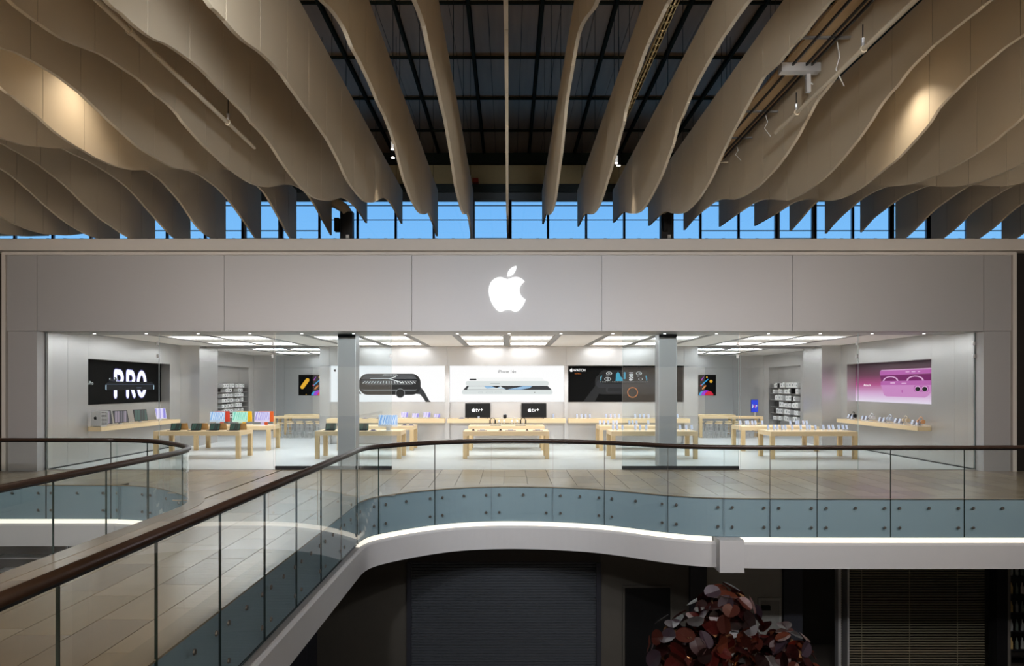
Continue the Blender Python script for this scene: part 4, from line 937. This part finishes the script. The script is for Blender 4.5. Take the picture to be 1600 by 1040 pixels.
phones([3.52, 3.66, 3.84, 4.02, 4.16, 4.64, 4.78, 4.92, 5.38], 26.3, .92, 'phone from the left on the second-row table behind the right steel column', 'phones on the second table behind the right column')
phones([8.85, 9.03, 9.16, 9.31, 9.44, 9.65, 9.96, 10.15, 10.27, 10.44, 10.73, 10.9, 11.06, 11.23, 11.4, 11.5], 23.25, .92, 'phone from the left on the front oak table at the far right', 'phones on the front table at the far right')
phones([8.9, 9.1, 9.2, 9.34, 9.48, 9.72, 10.82, 11.02, 11.13, 11.3, 11.45], 26.2, .92, 'phone from the left on the second-row oak table at the far right', 'phones on the second table at the far right')
phones([-1.25+.0, 1.85], 28.3, 1.09, 'small phone from the left on the television shelf', 'phones on the television shelf')
# leaning phones and headphones on the right shelf
def make_headphones(m=SILVER):
    t = empty('headphones')
    pts = [(.085*math.cos(a), 0, .14+.1*math.sin(a)) for a in [math.pi*k/10 for k in range(11)]]
    MB().tube(pts, .012, 6).build('headband', m, t)
    for sx in (-1, 1): MB().rod((sx*.06, 0, .12), (sx*.105, 0, .12), .055, 12).build('ear_cup', m, t)
    MB().rod((0, .03, 0), (0, .03, .22), .008, 6).build('stand', SILVER, t); MB().lathe((0, .03, 0), [(.06, 0), (.05, .012)], 10).build('base', SILVER, t)
    return t
HC = [BLACK, mat('silver_headphone', '#c9ccd2', .4), mat('pale_blue_headphone', '#b9c4d6', .4), mat('champagne_headphone', '#d8c9ae', .4), mat('orange_headphone', '#d59a6a', .4)]
HN = ['black', 'silver', 'pale blue', 'champagne', 'orange']
for j, d in enumerate((26.55, 25.2, 24.0, 23.05, 22.2)):
    h = make_headphones(HC[j]); h.location = (13.4, d, 1.13); h.rotation_euler = (0, 0, math.pi/2); h.scale = (1.25,)*3
    tag(h, '%s headphones on a stand on the oak shelf under the pink lightbox' % HN[j], 'headphones', 'headphones on the right wall shelf')
for j, d in enumerate((26.85, 25.8, 24.6, 23.6, 22.6)):
    for k in range(4):
        put(PH, usedp, 3 if k % 2 else 0, (13.35, d-.13*k, 1.13), math.radians(-80), '%s phone of the %s rear group on the shelf under the pink lightbox' % (NUM[k+1], NUM[j+1]), 'phone', 'phones on the right wall shelf')
# laptops
def make_laptop(scr='dark', body=SILVER, wd=.35):
    t = empty('laptop'); dp = wd*.68
    MB().box(-wd/2, wd/2, -dp, 0, 0, .014).build('keyboard_base', body, t)
    M = Matrix.Rotation(math.radians(-18), 4, 'X') @ Matrix.Translation((0, 0, dp/2+.01))
    MB().obox(M, wd, .008, dp).build('lid', body, t)
    MB().obox(M @ Matrix.Translation((0, -.0055, .004)), wd*.95, .002, dp*.9).build('screen', SCR[scr], t)
    return t
KRAFT = mat('tan_laptop_shell', '#b89464', .45, .3)
L1 = [make_laptop('dark', BLACK), make_laptop('dark', KRAFT)]; ul = [False]*2
for j, x in enumerate((-11.4, -10.7, -10.07, -9.38)):
    put(L1, ul, 0, (x, 23.35, .92), 0, '%s dark laptop from the left on the front table at the far left' % NUM[j+1], 'laptop', 'laptops on the front table at the far left')
    put(L1, ul, 1, (x+.16, 23.6, .92), math.pi, '%s tan laptop from the left seen from behind on the front far left table' % NUM[j+1], 'laptop', 'tan laptops on the front table at the far left')
put(L1, ul, 0, (-6.1, 23.35, .92), 0, 'dark laptop left of the steel column on the front table', 'laptop', 'laptops behind the left column')
put(L1, ul, 0, (-4.98, 23.35, .92), 0, 'dark laptop just right of the left steel column on the front table', 'laptop', 'laptops behind the left column')
# desktops
def make_desktop(scr, body, wd=.58):
    t = empty('desktop_computer'); h = .4
    M = Matrix.Translation((0, 0, .13+h/2)) @ Matrix.Rotation(math.radians(-5), 4, 'X')
    MB().obox(M, wd, .02, h).build('display', body, t)
    MB().obox(M @ Matrix.Translation((0, -.012, .03)), wd*.95, .004, h*.82).build('screen', SCR[scr], t)
    MB().obox(Matrix.Translation((0, .04, .08)), .14, .015, .17).build('stand_neck', body, t); MB().box(-.09, .09, -.05, .09, 0, .008).build('stand_foot', body, t)
    MB().box(-.2, .2, -.3, -.2, 0, .012).build('keyboard', CARD, t)
    return t
for j, (x, scr, bc_, oc, on, tn) in enumerate(((-11.22, 'blue', '#b9cfe6', '#d8432f', 'red', 'blue'), (-10.35, 'green', '#bfe3d8', '#f0b90f', 'yellow', 'green'), (-9.5, 'lilac', '#d6cdec', '#e0641f', 'orange', 'lilac'))):
    t = make_desktop(scr, mat('desktop_'+tn, bc_, .4)); t.location = (x, 26.3, .92); tag(t, 'desktop computer with %s streaked screen on the far left table' % tn, 'computer', 'desktop computers on the second far left table')
    t = make_desktop('blue', mat('desktop_'+on, oc, .4)); t.location = (x+.04, 26.65, .92); t.rotation_euler = (0, 0, math.pi); tag(t, '%s desktop computer seen from behind on the far left table' % on, 'computer', 'desktop computers on the second far left table')
t = make_desktop('blue', SILVER, .66); t.location = (-4.12, 23.3, .92); tag(t, 'silver desktop computer with blue streaked screen right of the left steel column', 'computer')
# tablets on stands
def make_tablet(scr, body, wd=.25, h=.19, tilt=-18):
    t = empty('tablet'); M = Matrix.Translation((0, 0, .04+h/2)) @ Matrix.Rotation(math.radians(tilt), 4, 'X')
    MB().obox(M, wd, .01, h).build('body', body, t); MB().obox(M @ Matrix.Translation((0, -.006, 0)), wd*.94, .002, h*.92).build('screen', SCR[scr], t)
    MB().obox(Matrix.Translation((0, .04, .05)), .08, .08, .1).build('stand', SILVER, t); MB().box(-.08, .08, -.04, .1, 0, .01).build('base', SILVER, t)
    return t
for j, (x, wd, h) in enumerate(((-4.32, .3, .22), (-3.87, .28, .18), (-3.4, .3, .22), (-2.98, .27, .16))):
    t = make_tablet('purple', SILVER, wd, h); t.location = (x, 28.35, 1.09); tag(t, 'purple screened tablet, %s of four on the shelf under the watch lightbox' % NUM[j+1], 'tablet', 'tablets on the left back shelf')
for j, (d, w_, h, sc_) in enumerate(((22.5, .52, .45, 'warm'), (23.5, .5, .42, 'warm'), (24.75, .5, .42, 'dark'), (26.2, .42, .42, 'purple'))):
    t = make_tablet(sc_, SILVER if j == 3 else BLACK, w_, h, -15); t.location = (-13.35, d, 1.13); t.rotation_euler = (0, 0, math.radians(60)); tag(t, 'tilted display tablet, %s from the silver tower on the left wall shelf' % NUM[j+1], 'tablet', 'tablets on the left wall shelf')
tw = empty('tower_computer', (-13.2, 21.98, 1.13), 'silver tower computer with lattice front at the near end of the left shelf', 'computer')
MB().box(-13.35, -13.02, 21.8, 22.2, 1.16, 1.62).build('case', SILVER, tw)
for k in range(2): MB().box(-13.3+.22*k, -13.26+.22*k, 21.85, 22.15, 1.13, 1.16).build('foot', SILVER, tw)
b = MB()
for k in range(10):
    for j in range(8): b.box(-13.018, -13.012, 21.83+.045*j, 21.85+.045*j, 1.19+.042*k, 1.215+.042*k)
b.build('lattice', DARK, tw)
A = Art(tw, (-13.2, 21.798, 1.42), (1, 0, 0), (0, 0, 1)); A.polys('emblem', logo_polys(0, 0, .12, 3), BLACK, 1)
# televisions
for x0, nm in ((-1.81, 'left'), (.52, 'right')):
    t = empty('television', (x0+.52, 28.35, 1.09), 'black television with white lettering, %s one on the oak shelf' % nm, 'television', 'televisions on the back shelf')
    MB().box(x0, x0+1.04, 28.33, 28.38, 1.13, 1.72).build('panel', BLACK, t)
    for k in (.12, .92): MB().box(x0+k-.015, x0+k+.015, 28.25, 28.45, 1.09, 1.13).build('foot', BLACK, t)
    A = Art(t, (x0+.4, 28.329, 1.42), (1, 0, 0), (0, 0, 1)); A.polys('screen_emblem', logo_polys(-.06, .02, .17, 4), GLOWP, 1); A.text('screen_lettering', 'tv+', .24, .03, -.05, GLOWP, 1)
# small things on the middle tables and shelf
sp2 = empty('smart_speaker', (-.16, 28.3, 1.09), 'small black mesh speaker between the two televisions', 'speaker')
MB().lathe((-.16, 28.3, 1.09), [(.05, 0), (.072, .03), (.075, .1), (.065, .15), (.04, .165)], 14).build('body', mat('black_mesh', '#1b1b1d', .8), sp2, smooth=True); MB().lathe((-.16, 28.3, 1.255), [(.04, 0), (.035, .004)], 12).build('touch_top', SILVER, sp2)
for j, (x, m_) in enumerate(((-.62, BLACK), (-.28, SILVER), (.22, SILVER), (.55, BLACK))):
    h = make_headphones(m_); h.location = (x, 26.25, .92); h.scale = (1.2,)*3; tag(h, '%s of four headphones on stands on the second-row middle table' % NUM[j+1], 'headphones', 'headphones on the second middle table')
ROSE = mat('rose_mat', '#e2bfc0', .6)
for j, (x, y, w_, nm) in enumerate(((-.98, 26.3, .34, 'pink'), (-.5, 26.15, .2, 'dark'), (.45, 26.15, .2, 'second dark'), (.95, 26.35, .25, 'tan'))):
    t = empty('display_tray', (x, y, .92), '%s flat display tray on the second-row middle table' % nm, 'tray')
    MB().box(x-w_, x+w_, y-.12, y+.12, .92, .932).build('tray', ROSE if j == 0 else DARK if j < 3 else OAKD, t); MB().box(x-w_*.6, x-w_*.2, y-.06, y+.02, .932, .945).box(x+w_*.1, x+w_*.5, y-.06, y+.02, .932, .945).build('accessory', SILVER, t)
for j, (x, w_) in enumerate(((-1.2, .06), (-.9, .16), (-.28, .07), (.06, .18), (.62, .05), (.98, .17))):
    t = empty('display_tray', (x, 23.15, .92), 'small flat product tray, %s from the left on the front middle table' % NUM[j+1], 'tray', 'trays on the front middle table')
    MB().box(x-w_, x+w_, 23.05, 23.25, .92, .935).build('tray', mat('taupe_tray', '#8d7a74', .5), t); MB().box(x-w_*.5, x+w_*.5, 23.1, 23.2, .935, .975).build('accessory', BLACK if w_ < .1 else SILVER, t)
for j, (x, y, z) in enumerate(((-5.95, 28.3, 1.09), (-5.4, 28.3, 1.09), (-1.95, 28.25, 1.09), (-4.0, 26.2, .92), (-3.75, 26.2, .92), (-4.6, 23.15, .92))):
    t = empty('mouse_pad', (x, y, z), 'flat purple grey accessory tray, %s on the left oak furniture' % NUM[j+1], 'tray', 'small accessory trays')
    MB().box(x-.12, x+.12, y-.07, y+.07, z, z+.012).build('tray', mat('violet_grey_tray', '#6d6a8c', .5), t); MB().box(x-.06, x+.07, y-.04, y+.04, z+.012, z+.04).build('accessory', mat('navy_accessory', '#3a3f6a', .4), t)
# info screen on a post in the right rear bay
e = empty('sign_stand', (11.7, 32.6, 1.0), 'blue info screen on a post on the tall table of the right rear bay', 'sign')
MB().box(11.74, 11.8, 32.62, 32.66, 1.0, 1.3).build('post', SILVER, e); MB().box(11.56, 11.9, 32.6, 32.63, 1.18, 1.78).build('screen_case', BLACK, e)
A = Art(e, (11.57, 32.598, 1.19), (1, 0, 0), (0, 0, 1)); A.polys('screen', [[(0, 0), (.32, 0), (.32, .58), (0, .58)]], flat('blue_screen_glow', '#2b46e6', .9), 1)
A.polys('screen_mark', [capsule(.06, .2, .06, .36, .015), capsule(.06, .2, .11, .3, .015)], PALE, 2); A.polys('screen_mark', [capsule(.16, .22, .16, .34, .015)], REDP, 2); A.polys('screen_mark', [circ(.25, .31, .035, 10), capsule(.22, .18, .22, .3, .012)], PALE, 2)
# shelving in the rear recesses
for s, nm, zs_ in ((-1, 'left', (2.37, 2.14, 1.9, 1.64, 1.38, 1.12, .86)), (1, 'right', (2.36, 2.06, 1.72, 1.38, 1.04, .7))):
    e = empty('shelving', (s*14.0, 34, 0), 'steel wall shelving of white boxes in the %s rear recess' % nm, 'shelving')
    for z in zs_:
        xa, xb = sorted((s*13.78, s*14.25)); MB().box(xa, xb, 32.3, 36.0, z-.02, z).build('shelf', STRIP, e)
    for q in (32.3, 34.45, 35.95): xa, xb = sorted((s*14.2, s*14.25)); MB().box(xa, xb, q, q+.05, 0, 2.6).build('upright', STRIP, e)
    for zi, z in enumerate(zs_):
        y = 33.0 if s < 0 else 32.7; bn = 0
        while y < 35.5:
            wd = random.uniform(.22, .4); hh = random.uniform(.13, .19)*(1.1 if s < 0 else 1.4)
            if random.random() < .9 and not (34.35 < y+wd/2 < 34.6):
                bn += 1; xf = s*random.uniform(13.8, 13.88); xa, xb = sorted((xf, xf+s*.25))
                bx_ = empty('product_box', ((xa+xb)/2, y+wd/2, z), '%s white product box from the front on the %s shelf, %s rear recess' % (NUM[bn], NUM[zi+1], nm), 'box', 'product boxes in the %s rear recess' % nm)
                dk = random.random() < .12
                MB().box(xa, xb, y, y+wd-.03, z, z+hh).build('carton', BLACK if dk and s > 0 else CARD, bx_)
                if dk: bx_['label'] = '%s %s product box from the front on the %s shelf, %s rear recess' % (NUM[bn], 'black' if s > 0 else 'dark printed', NUM[zi+1], nm)
                xq = xf-s*.001; MB().box(min(xq, xq-s*.002), max(xq, xq-s*.002), y+.05, y+wd*.5, z+hh*.3, z+hh*.7).build('printed_label', GREYP if not dk else INK, bx_)
            y += wd

# ================================================================== LIGHTBOXES
def lightbox(name, x0, x1, z0, z1, y, m, label):
    e = empty(name, ((x0+x1)/2, y, z0), label, 'lightbox')
    MB().box(x0, x1, y, y+.05, z0, z1).build('backlit_sheet', m, e)
    return e
# watch on white (180 x 57 print units over 4.81 m)
K = 4.81/180
e = lightbox('lightbox_picture', -7.48, -2.67, 1.765, 3.285, 28.74, PWHITE, 'white backlit picture of a black watch lying on its side')
A = Art(e, (-7.48, 28.738, 1.765), (1, 0, 0), (0, 0, 1), K)
A.polys('printed_strap', [[(135, 26), (141, 24), (147, 16), (154, 3), (157, 0), (149, 0), (146, 5), (140, 12), (132, 13)], [(48, 12), (44, 13), (40, 8), (36, 0), (26, 0), (32, 10), (40, 24)]], INK2, 1)
A.polys('printed_watch_case', [rrect(44, 141, 11, 44.5, 14, 8)], INK, 2)
A.polys('printed_watch_glass', [rrect(49, 135, 27, 43, 9, 8)], mat('watch_face_ink', '#2d3033', .4, emit=.6, var=0), 3)
A.polys('printed_watch_shine', [[(52, 18), (133, 18), (136, 20), (133, 19.2), (52, 19.2), (47, 20)]], GREYP, 3)
tk = []
for i in range(19): u0 = 50+i*4.6; tk.append(capsule(u0, 29.5, u0+(92-u0)*.09, 32.5, .45, 3))
for i in range(9): u0 = 84+i*2.3; tk.append(capsule(u0, 43.5, u0+(93-u0)*-.2, 41.5, .35, 3))
tk += [capsule(62, 36.7, 92, 36.7, .4, 3), capsule(92, 36.7, 112, 30.2, .7, 3), capsule(92, 36.7, 102, 39.8, .6, 3)]
A.polys('printed_watch_ticks', tk, PALE, 4)
A.polys('printed_crown', [circ(109, 13.8, 7.4)], GREYP, 4); A.polys('printed_crown_face', [circ(109, 13.8, 6.5)], INK, 5)
A.polys('printed_emblem', logo_polys(6.3, 50, 4.5, 3), INK, 1)
# phones on white
e = lightbox('lightbox_picture', -2.48, 2.32, 1.765, 3.285, 28.74, PWHITE, 'white backlit picture of two white phones under dark lettering')
A = Art(e, (-2.48, 28.738, 1.765), (1, 0, 0), (0, 0, 1), 4.8/180)
A.text('printed_lettering', 'iPhone 16e', 6.4, 90, 46, INK, 2, .5)
FAINT = flat('faint_grey_print', '#dfe6e5', .93); FAINT2 = flat('faint_shadow_print', '#c6cfce', .9)
A.polys('printed_phone_top', [rrect(25, 156, 26, 33, 3)], FAINT, 1); A.polys('printed_phone_back', [[(30, 33), (150, 33), (145, 38.2), (36, 38.2)]], flat('near_white_print', '#f6f8f7', .97), 1)
A.polys('printed_camera', [rrect(31, 42, 34, 36.5, 1.2)], INK2, 2)
A.polys('printed_phone_screen', [[(21, 19), (27, 25.5), (154, 25.5), (161, 19)]], INK2, 1)
A.polys('printed_wallpaper', [[(27, 19.6), (30, 25), (80, 25), (88, 19.6)]], PALE, 2); A.polys('printed_wallpaper_blue', [[(58, 21), (54, 25), (72, 25), (90, 20), (74, 22.5)], [(90, 19.6), (116, 25), (130, 25), (126, 22), (112, 19.6)]], flat('pale_blue_print', '#9cc4e6', .9), 3)
A.polys('printed_wallpaper_dark', [[(66, 25), (74, 22), (80, 25)], [(106, 25), (102, 22), (112, 25)]], INK, 4)
A.polys('printed_phone_side', [rrect(19, 162, 12, 19, 3)], FAINT, 2)
A.polys('printed_buttons', [rrect(45, 52, 14, 16.5, 1.2), rrect(57, 68, 14, 16.5, 1.2), rrect(71, 82, 14, 16.5, 1.2), rrect(64, 79, 28, 30, .8)], FAINT2, 3)
A.polys('printed_button_faces', [rrect(45.4, 51.6, 14.4, 16.1, 1), rrect(57.4, 67.6, 14.4, 16.1, 1), rrect(71.4, 81.6, 14.4, 16.1, 1)], FAINT, 4); A.polys('printed_pin_hole', [circ(134, 15, .7, 8)], INK, 3)
# sports watch on black
e = lightbox('lightbox_picture', 2.48, 7.32, 1.765, 3.285, 28.74, PBLACK, 'black backlit picture of a dark sports watch with orange crown')
A = Art(e, (2.48, 28.738, 1.765), (1, 0, 0), (0, 0, 1), 4.84/181)
A.polys('printed_emblem', logo_polys(5.6, 50.3, 5.4, 4), GLOWP, 1); A.text('printed_lettering', 'WATCH', 5.6, 8.6, 48.2, GLOWP, 1, 0, .92); A.text('printed_sublettering', 'ULTRA 2', 2.5, 11.2, 43.7, ORANGEP, 1)
DK1 = flat('charcoal_glow_print', '#15161a', .8); DK2 = flat('graphite_glow_print', '#26282d', .8)
A.polys('printed_strap', [[(46, 38), (43, 25), (30, 8), (24, 0), (42, 0), (50, 14), (54, 24)]], DK1, 1); A.polys('printed_watch_case', [rrect(43, 143, 12, 44, 11, 7)], DK1, 2); A.polys('printed_case_shine', [rrect(45, 140, 22, 35, 6)], DK2, 3)
A.polys('printed_watch_glass', [rrect(49, 128, 29, 50, 9, 7)], flat('black_glass_print', '#050608', .8), 4)
A.polys('printed_side_button', [rrect(60, 84, 15, 24, 3)], DK2, 4); A.polys('printed_side_button_face', [rrect(63, 84, 16.2, 22, 2)], DK1, 5)
tk = [capsule(52+i*2.6, 31.2-(0 if 3 < i < 25 else .0), 52+i*2.6, 32, .3, 2) for i in range(29)]+[capsule(51.5, 36+i*2.6, 52.6, 36.4+i*2.6, .35, 2) for i in range(2)]
A.polys('printed_dial_ticks', tk, PALE, 5)
A.polys('printed_dial_arc', [[(51, 34), (52.5, 33.2), (53, 38), (54, 41), (52.5, 41.5), (51.3, 38)], [(125, 34), (123.5, 33.2), (123, 38), (122, 41), (123.5, 41.5), (124.8, 38)]], CYANP, 5)
rings = []
for cx, cy, r in ((63, 36, 5.2), (65, 45, 4.6), (112, 45, 4.6), (114.5, 36, 3.4)):
    rings += [[(cx+r*math.cos(t)*q, cy+r*.55*math.sin(t)*q) for q, t in ((1, a), (1, a+.32), (.8, a+.32), (.8, a))] for a in [2*math.pi*k/20 for k in range(20)]]
A.polys('printed_dials', rings, PALE, 5); A.polys('printed_dial_marks', [circ(63, 36, 2.2, 10, 1.3), circ(65, 45, 2, 10, 1.2), circ(113, 45, 2, 10, 1.2), circ(110, 40.5, 1.8, 8, .8), circ(62, 40.7, 3, 8, .5)], GREYP, 5)
A.polys('printed_blue_graph', [[(75, 33), (75.5, 36), (76, 44), (79, 47.5), (82, 44), (83, 40), (86, 37.5), (87, 33)]], CYANP, 5); A.polys('printed_blue_bar', [rrect(88, 91, 36, 47, .8)], CYANP, 5)
vs, fs = text_poly('10:09', 8.2); b = MB(); b.v = [A.at(103-v[1]*1.15, 47.5-v[0]*.78, 5) for v in vs]; b.f = fs; b.mi = [0]*len(fs); b.build('printed_time', GLOWP, e)
ring = [[(102+r_*math.cos(t), 15+r_*math.sin(t)) for r_, t in ((8.3, a), (8.3, a+.2), (7.2, a+.2), (7.2, a))] for a in [2*math.pi*k/32 for k in range(32)]]
A.polys('printed_crown', [circ(102, 15, 7.4, 24)], flat('black_crown_print', '#0a0a0c', .8), 4); A.polys('printed_crown_ring', ring, ORANGEP, 5)
# left wall: glowing letters behind a dark phone
e = empty('lightbox_picture', (-13.74, 24.4, 1.8), 'black backlit picture with glowing PRO lettering behind a dark phone', 'lightbox')
MB().box(-13.779, -13.74, 21.76, 26.99, 1.82, 3.3).build('backlit_sheet', PBLACK, e)
A = Art(e, (-13.738, 21.76, 1.82), (0, 1, 0), (0, 0, 1))
for l, (gw, c_) in enumerate(((.045, flat('dim_violet_glow_print', '#2c2a52', .9)), (.022, flat('violet_glow_print', '#8f8bd8', 1.0)), (0, GLOWP))):
    r0 = .085+gw; P = []
    P += [capsule(2.08, .26, 2.08, 1.1, r0, 3)]+[capsule(a_[0], a_[1], b_[0], b_[1], r0, 3) for a_, b_ in (((2.08, 1.12), (2.4, 1.1)), ((2.4, 1.1), (2.5, .95)), ((2.5, .95), (2.5, .85)), ((2.5, .85), (2.4, .7)), ((2.4, .7), (2.08, .7)))]
    P += [capsule(2.84, .26, 2.84, 1.1, r0, 3)]+[capsule(a_[0], a_[1], b_[0], b_[1], r0, 3) for a_, b_ in (((2.84, 1.12), (3.15, 1.1)), ((3.15, 1.1), (3.25, .95)), ((3.25, .85), (3.15, .7)), ((3.15, .7), (2.84, .7)), ((3.05, .68), (3.28, .26)), ((3.25, .95), (3.25, .85)))]
    oo = [(3.78+.25*math.cos(t), .69+.42*math.sin(t)) for t in [2*math.pi*k/20 for k in range(20)]]
    P += [capsule(p[0], p[1], q[0], q[1], r0, 3) for p, q in zip(oo, oo[1:]+oo[:1])]
    A.polys('printed_glow_letters', P, c_, 1+l)
A.polys('printed_phone_body', [[(1.45, .5), (1.5, .47), (4.62, .47), (4.68, .5), (4.68, .66), (4.5, .78), (1.7, .78), (1.45, .68)]], flat('dark_phone_print', '#0c0f16', .8), 5)
A.polys('printed_phone_edge', [[(1.45, .66), (4.68, .66), (4.6, .685), (1.5, .685)], rrect(3.4, 3.75, .53, .58, .02)], flat('phone_edge_print', '#3b4658', .8), 6)
A.polys('printed_phone_ends', [[(1.47, .5), (1.53, .48), (1.53, .65), (1.47, .65)], [(4.6, .48), (4.66, .5), (4.66, .65), (4.6, .65)]], flat('phone_glint_print', '#b8d4e6', .9), 6)
A.polys('printed_camera_bumps', [circ(1.75, .84, .09, 12), circ(2.05, .84, .09, 12), circ(1.9, .8, .07, 12)], flat('camera_print', '#20242c', .8), 5); A.polys('printed_camera_glints', [circ(1.72, .86, .025, 8), circ(2.0, .87, .03, 8), circ(2.2, .85, .02, 8)], PALE, 6)
A.text('printed_lettering', 'iPhone 16 Pro', .17, -.02, .66, PALE, 1, 0, .85)
# right wall: pink phones
PINK = print_mat('pink_gradient_print', [(0, '#efe4f6'), (.22, '#d9a9d6'), (.45, '#b0307f'), (.7, '#5a0d3c'), (1, '#1c0616')], 'Z', .9)
e = empty('lightbox_picture', (13.89, 24.6, 1.8), 'pink and magenta backlit picture of two pink phones', 'lightbox')
MB().box(13.89, 13.929, 21.91, 27.34, 1.83, 3.3).build('backlit_sheet', PINK, e)
A = Art(e, (13.888, 27.34, 1.83), (0, -1, 0), (0, 0, 1))
A.text('printed_lettering', 'iPhone 16', .13, .62, .6, GLOWP, 1, 0)
PKB = flat('pink_phone_print', '#d58fcb', .9); PKL = flat('light_pink_print', '#e9b5e0', .9); PKD = flat('deep_magenta_print', '#7a1f66', .9); PKM = flat('mid_pink_print', '#c067b4', .9)
A.polys('printed_upper_phone', [[(1.8, 1.0), (1.78, 1.12), (1.86, 1.2), (5.2, 1.2), (5.3, 1.15), (5.3, 1.02)]], PKM, 1); A.polys('printed_upper_edge', [[(1.86, 1.17), (5.2, 1.17), (5.2, 1.2), (1.9, 1.2)], rrect(3.44, 3.68, 1.08, 1.12, .02), rrect(3.8, 4.03, 1.08, 1.12, .02), rrect(4.16, 4.3, 1.08, 1.12, .02)], PKL, 2)
A.polys('printed_screen', [[(1.9, .78), (1.8, 1.0), (5.3, 1.0), (5.1, .78)]], PKD, 1)
arc = []
for cx in (2.5, 4.0):
    arc += [[(cx+.5*math.cos(t)*q, .79+.17*math.sin(t)*q) for q, t in ((1, a), (1, a+.16), (.8, a+.16), (.8, a))] for a in [math.pi*k/20 for k in range(20)]]
A.polys('printed_wallpaper', arc, PKL, 2)
A.polys('printed_lower_edge', [[(1.85, .64), (1.85, .76), (1.95, .79), (5.2, .79), (5.3, .76), (5.3, .64)]], PKM, 2); A.polys('printed_buttons', [rrect(2.5, 2.8, .69, .75, .02), rrect(3.2, 3.5, .68, .72, .02)], PKL, 3)
A.polys('printed_lower_back', [[(1.85, .64), (5.2, .64), (4.72, .27), (4.55, .22), (2.25, .22), (2.08, .27)]], PKB, 2)
A.polys('printed_camera_plate', [rrect(3.93, 4.78, .41, .63, .1)], PKM, 3); A.polys('printed_lenses', [circ(4.17, .51, .17, 16, .1), circ(4.56, .51, .17, 16, .1)], PKL, 4); A.polys('printed_lens_cores', [circ(4.17, .5, .14, 16, .08), circ(4.56, .5, .14, 16, .08)], INK, 5)
A.polys('printed_emblem', logo_polys(3.25, .43, .13, 3), PKM, 3)
# colourful abstract pictures in the rear bays
for x0, nm in ((-11.32, 'left'), (9.54, 'right')):
    e = empty('abstract_picture', (x0+.8, 36.76, 1.95), 'black picture with colourful pills and dots on the %s rear bay wall' % nm, 'picture')
    MB().box(x0, x0+1.62, 36.76, 36.8, 1.93, 3.05).build('print_sheet', PBLACK, e)
    A = Art(e, (x0, 36.758, 1.93), (1, 0, 0), (0, 0, 1), 1.62/47)
    A.polys('printed_yellow_pill', [capsule(6, 13, 14, 24, 3, 6)], YELLOWP, 1); A.polys('printed_yellow_dots', [circ(39, 22, 2.4, 12), circ(32.5, 28.5, 1.2, 10), circ(12, 1.4, .7, 8)], YELLOWP, 1)
    A.polys('printed_blue_pill', [capsule(24, 16, 34, 25, .8, 4)], BLUEP, 1); A.polys('printed_orange_pill', [capsule(26, 10.5, 30.5, 15, 1.1, 4)], ORANGEP, 1)
    A.polys('printed_purple_pill', [capsule(24, 24, 27, 28.5, .6, 4)], PURPLEP, 1); A.polys('printed_red_dots', [circ(23.3, 15.6, 1.3, 10), circ(24.5, 24, .9, 8)], REDP, 1)
    dome = lambda cx, r: [(cx+r*math.cos(t), .1+r*math.sin(t)) for t in [math.pi*k/14 for k in range(15)]]
    A.polys('printed_blue_dome', [dome(27, 7)], BLUEP, 1); A.polys('printed_purple_dome', [dome(31.5, 8)], PURPLEP, 2); A.polys('printed_red_dome', [dome(36, 6.6)], REDP, 3)
bpy.context.view_layer.update()
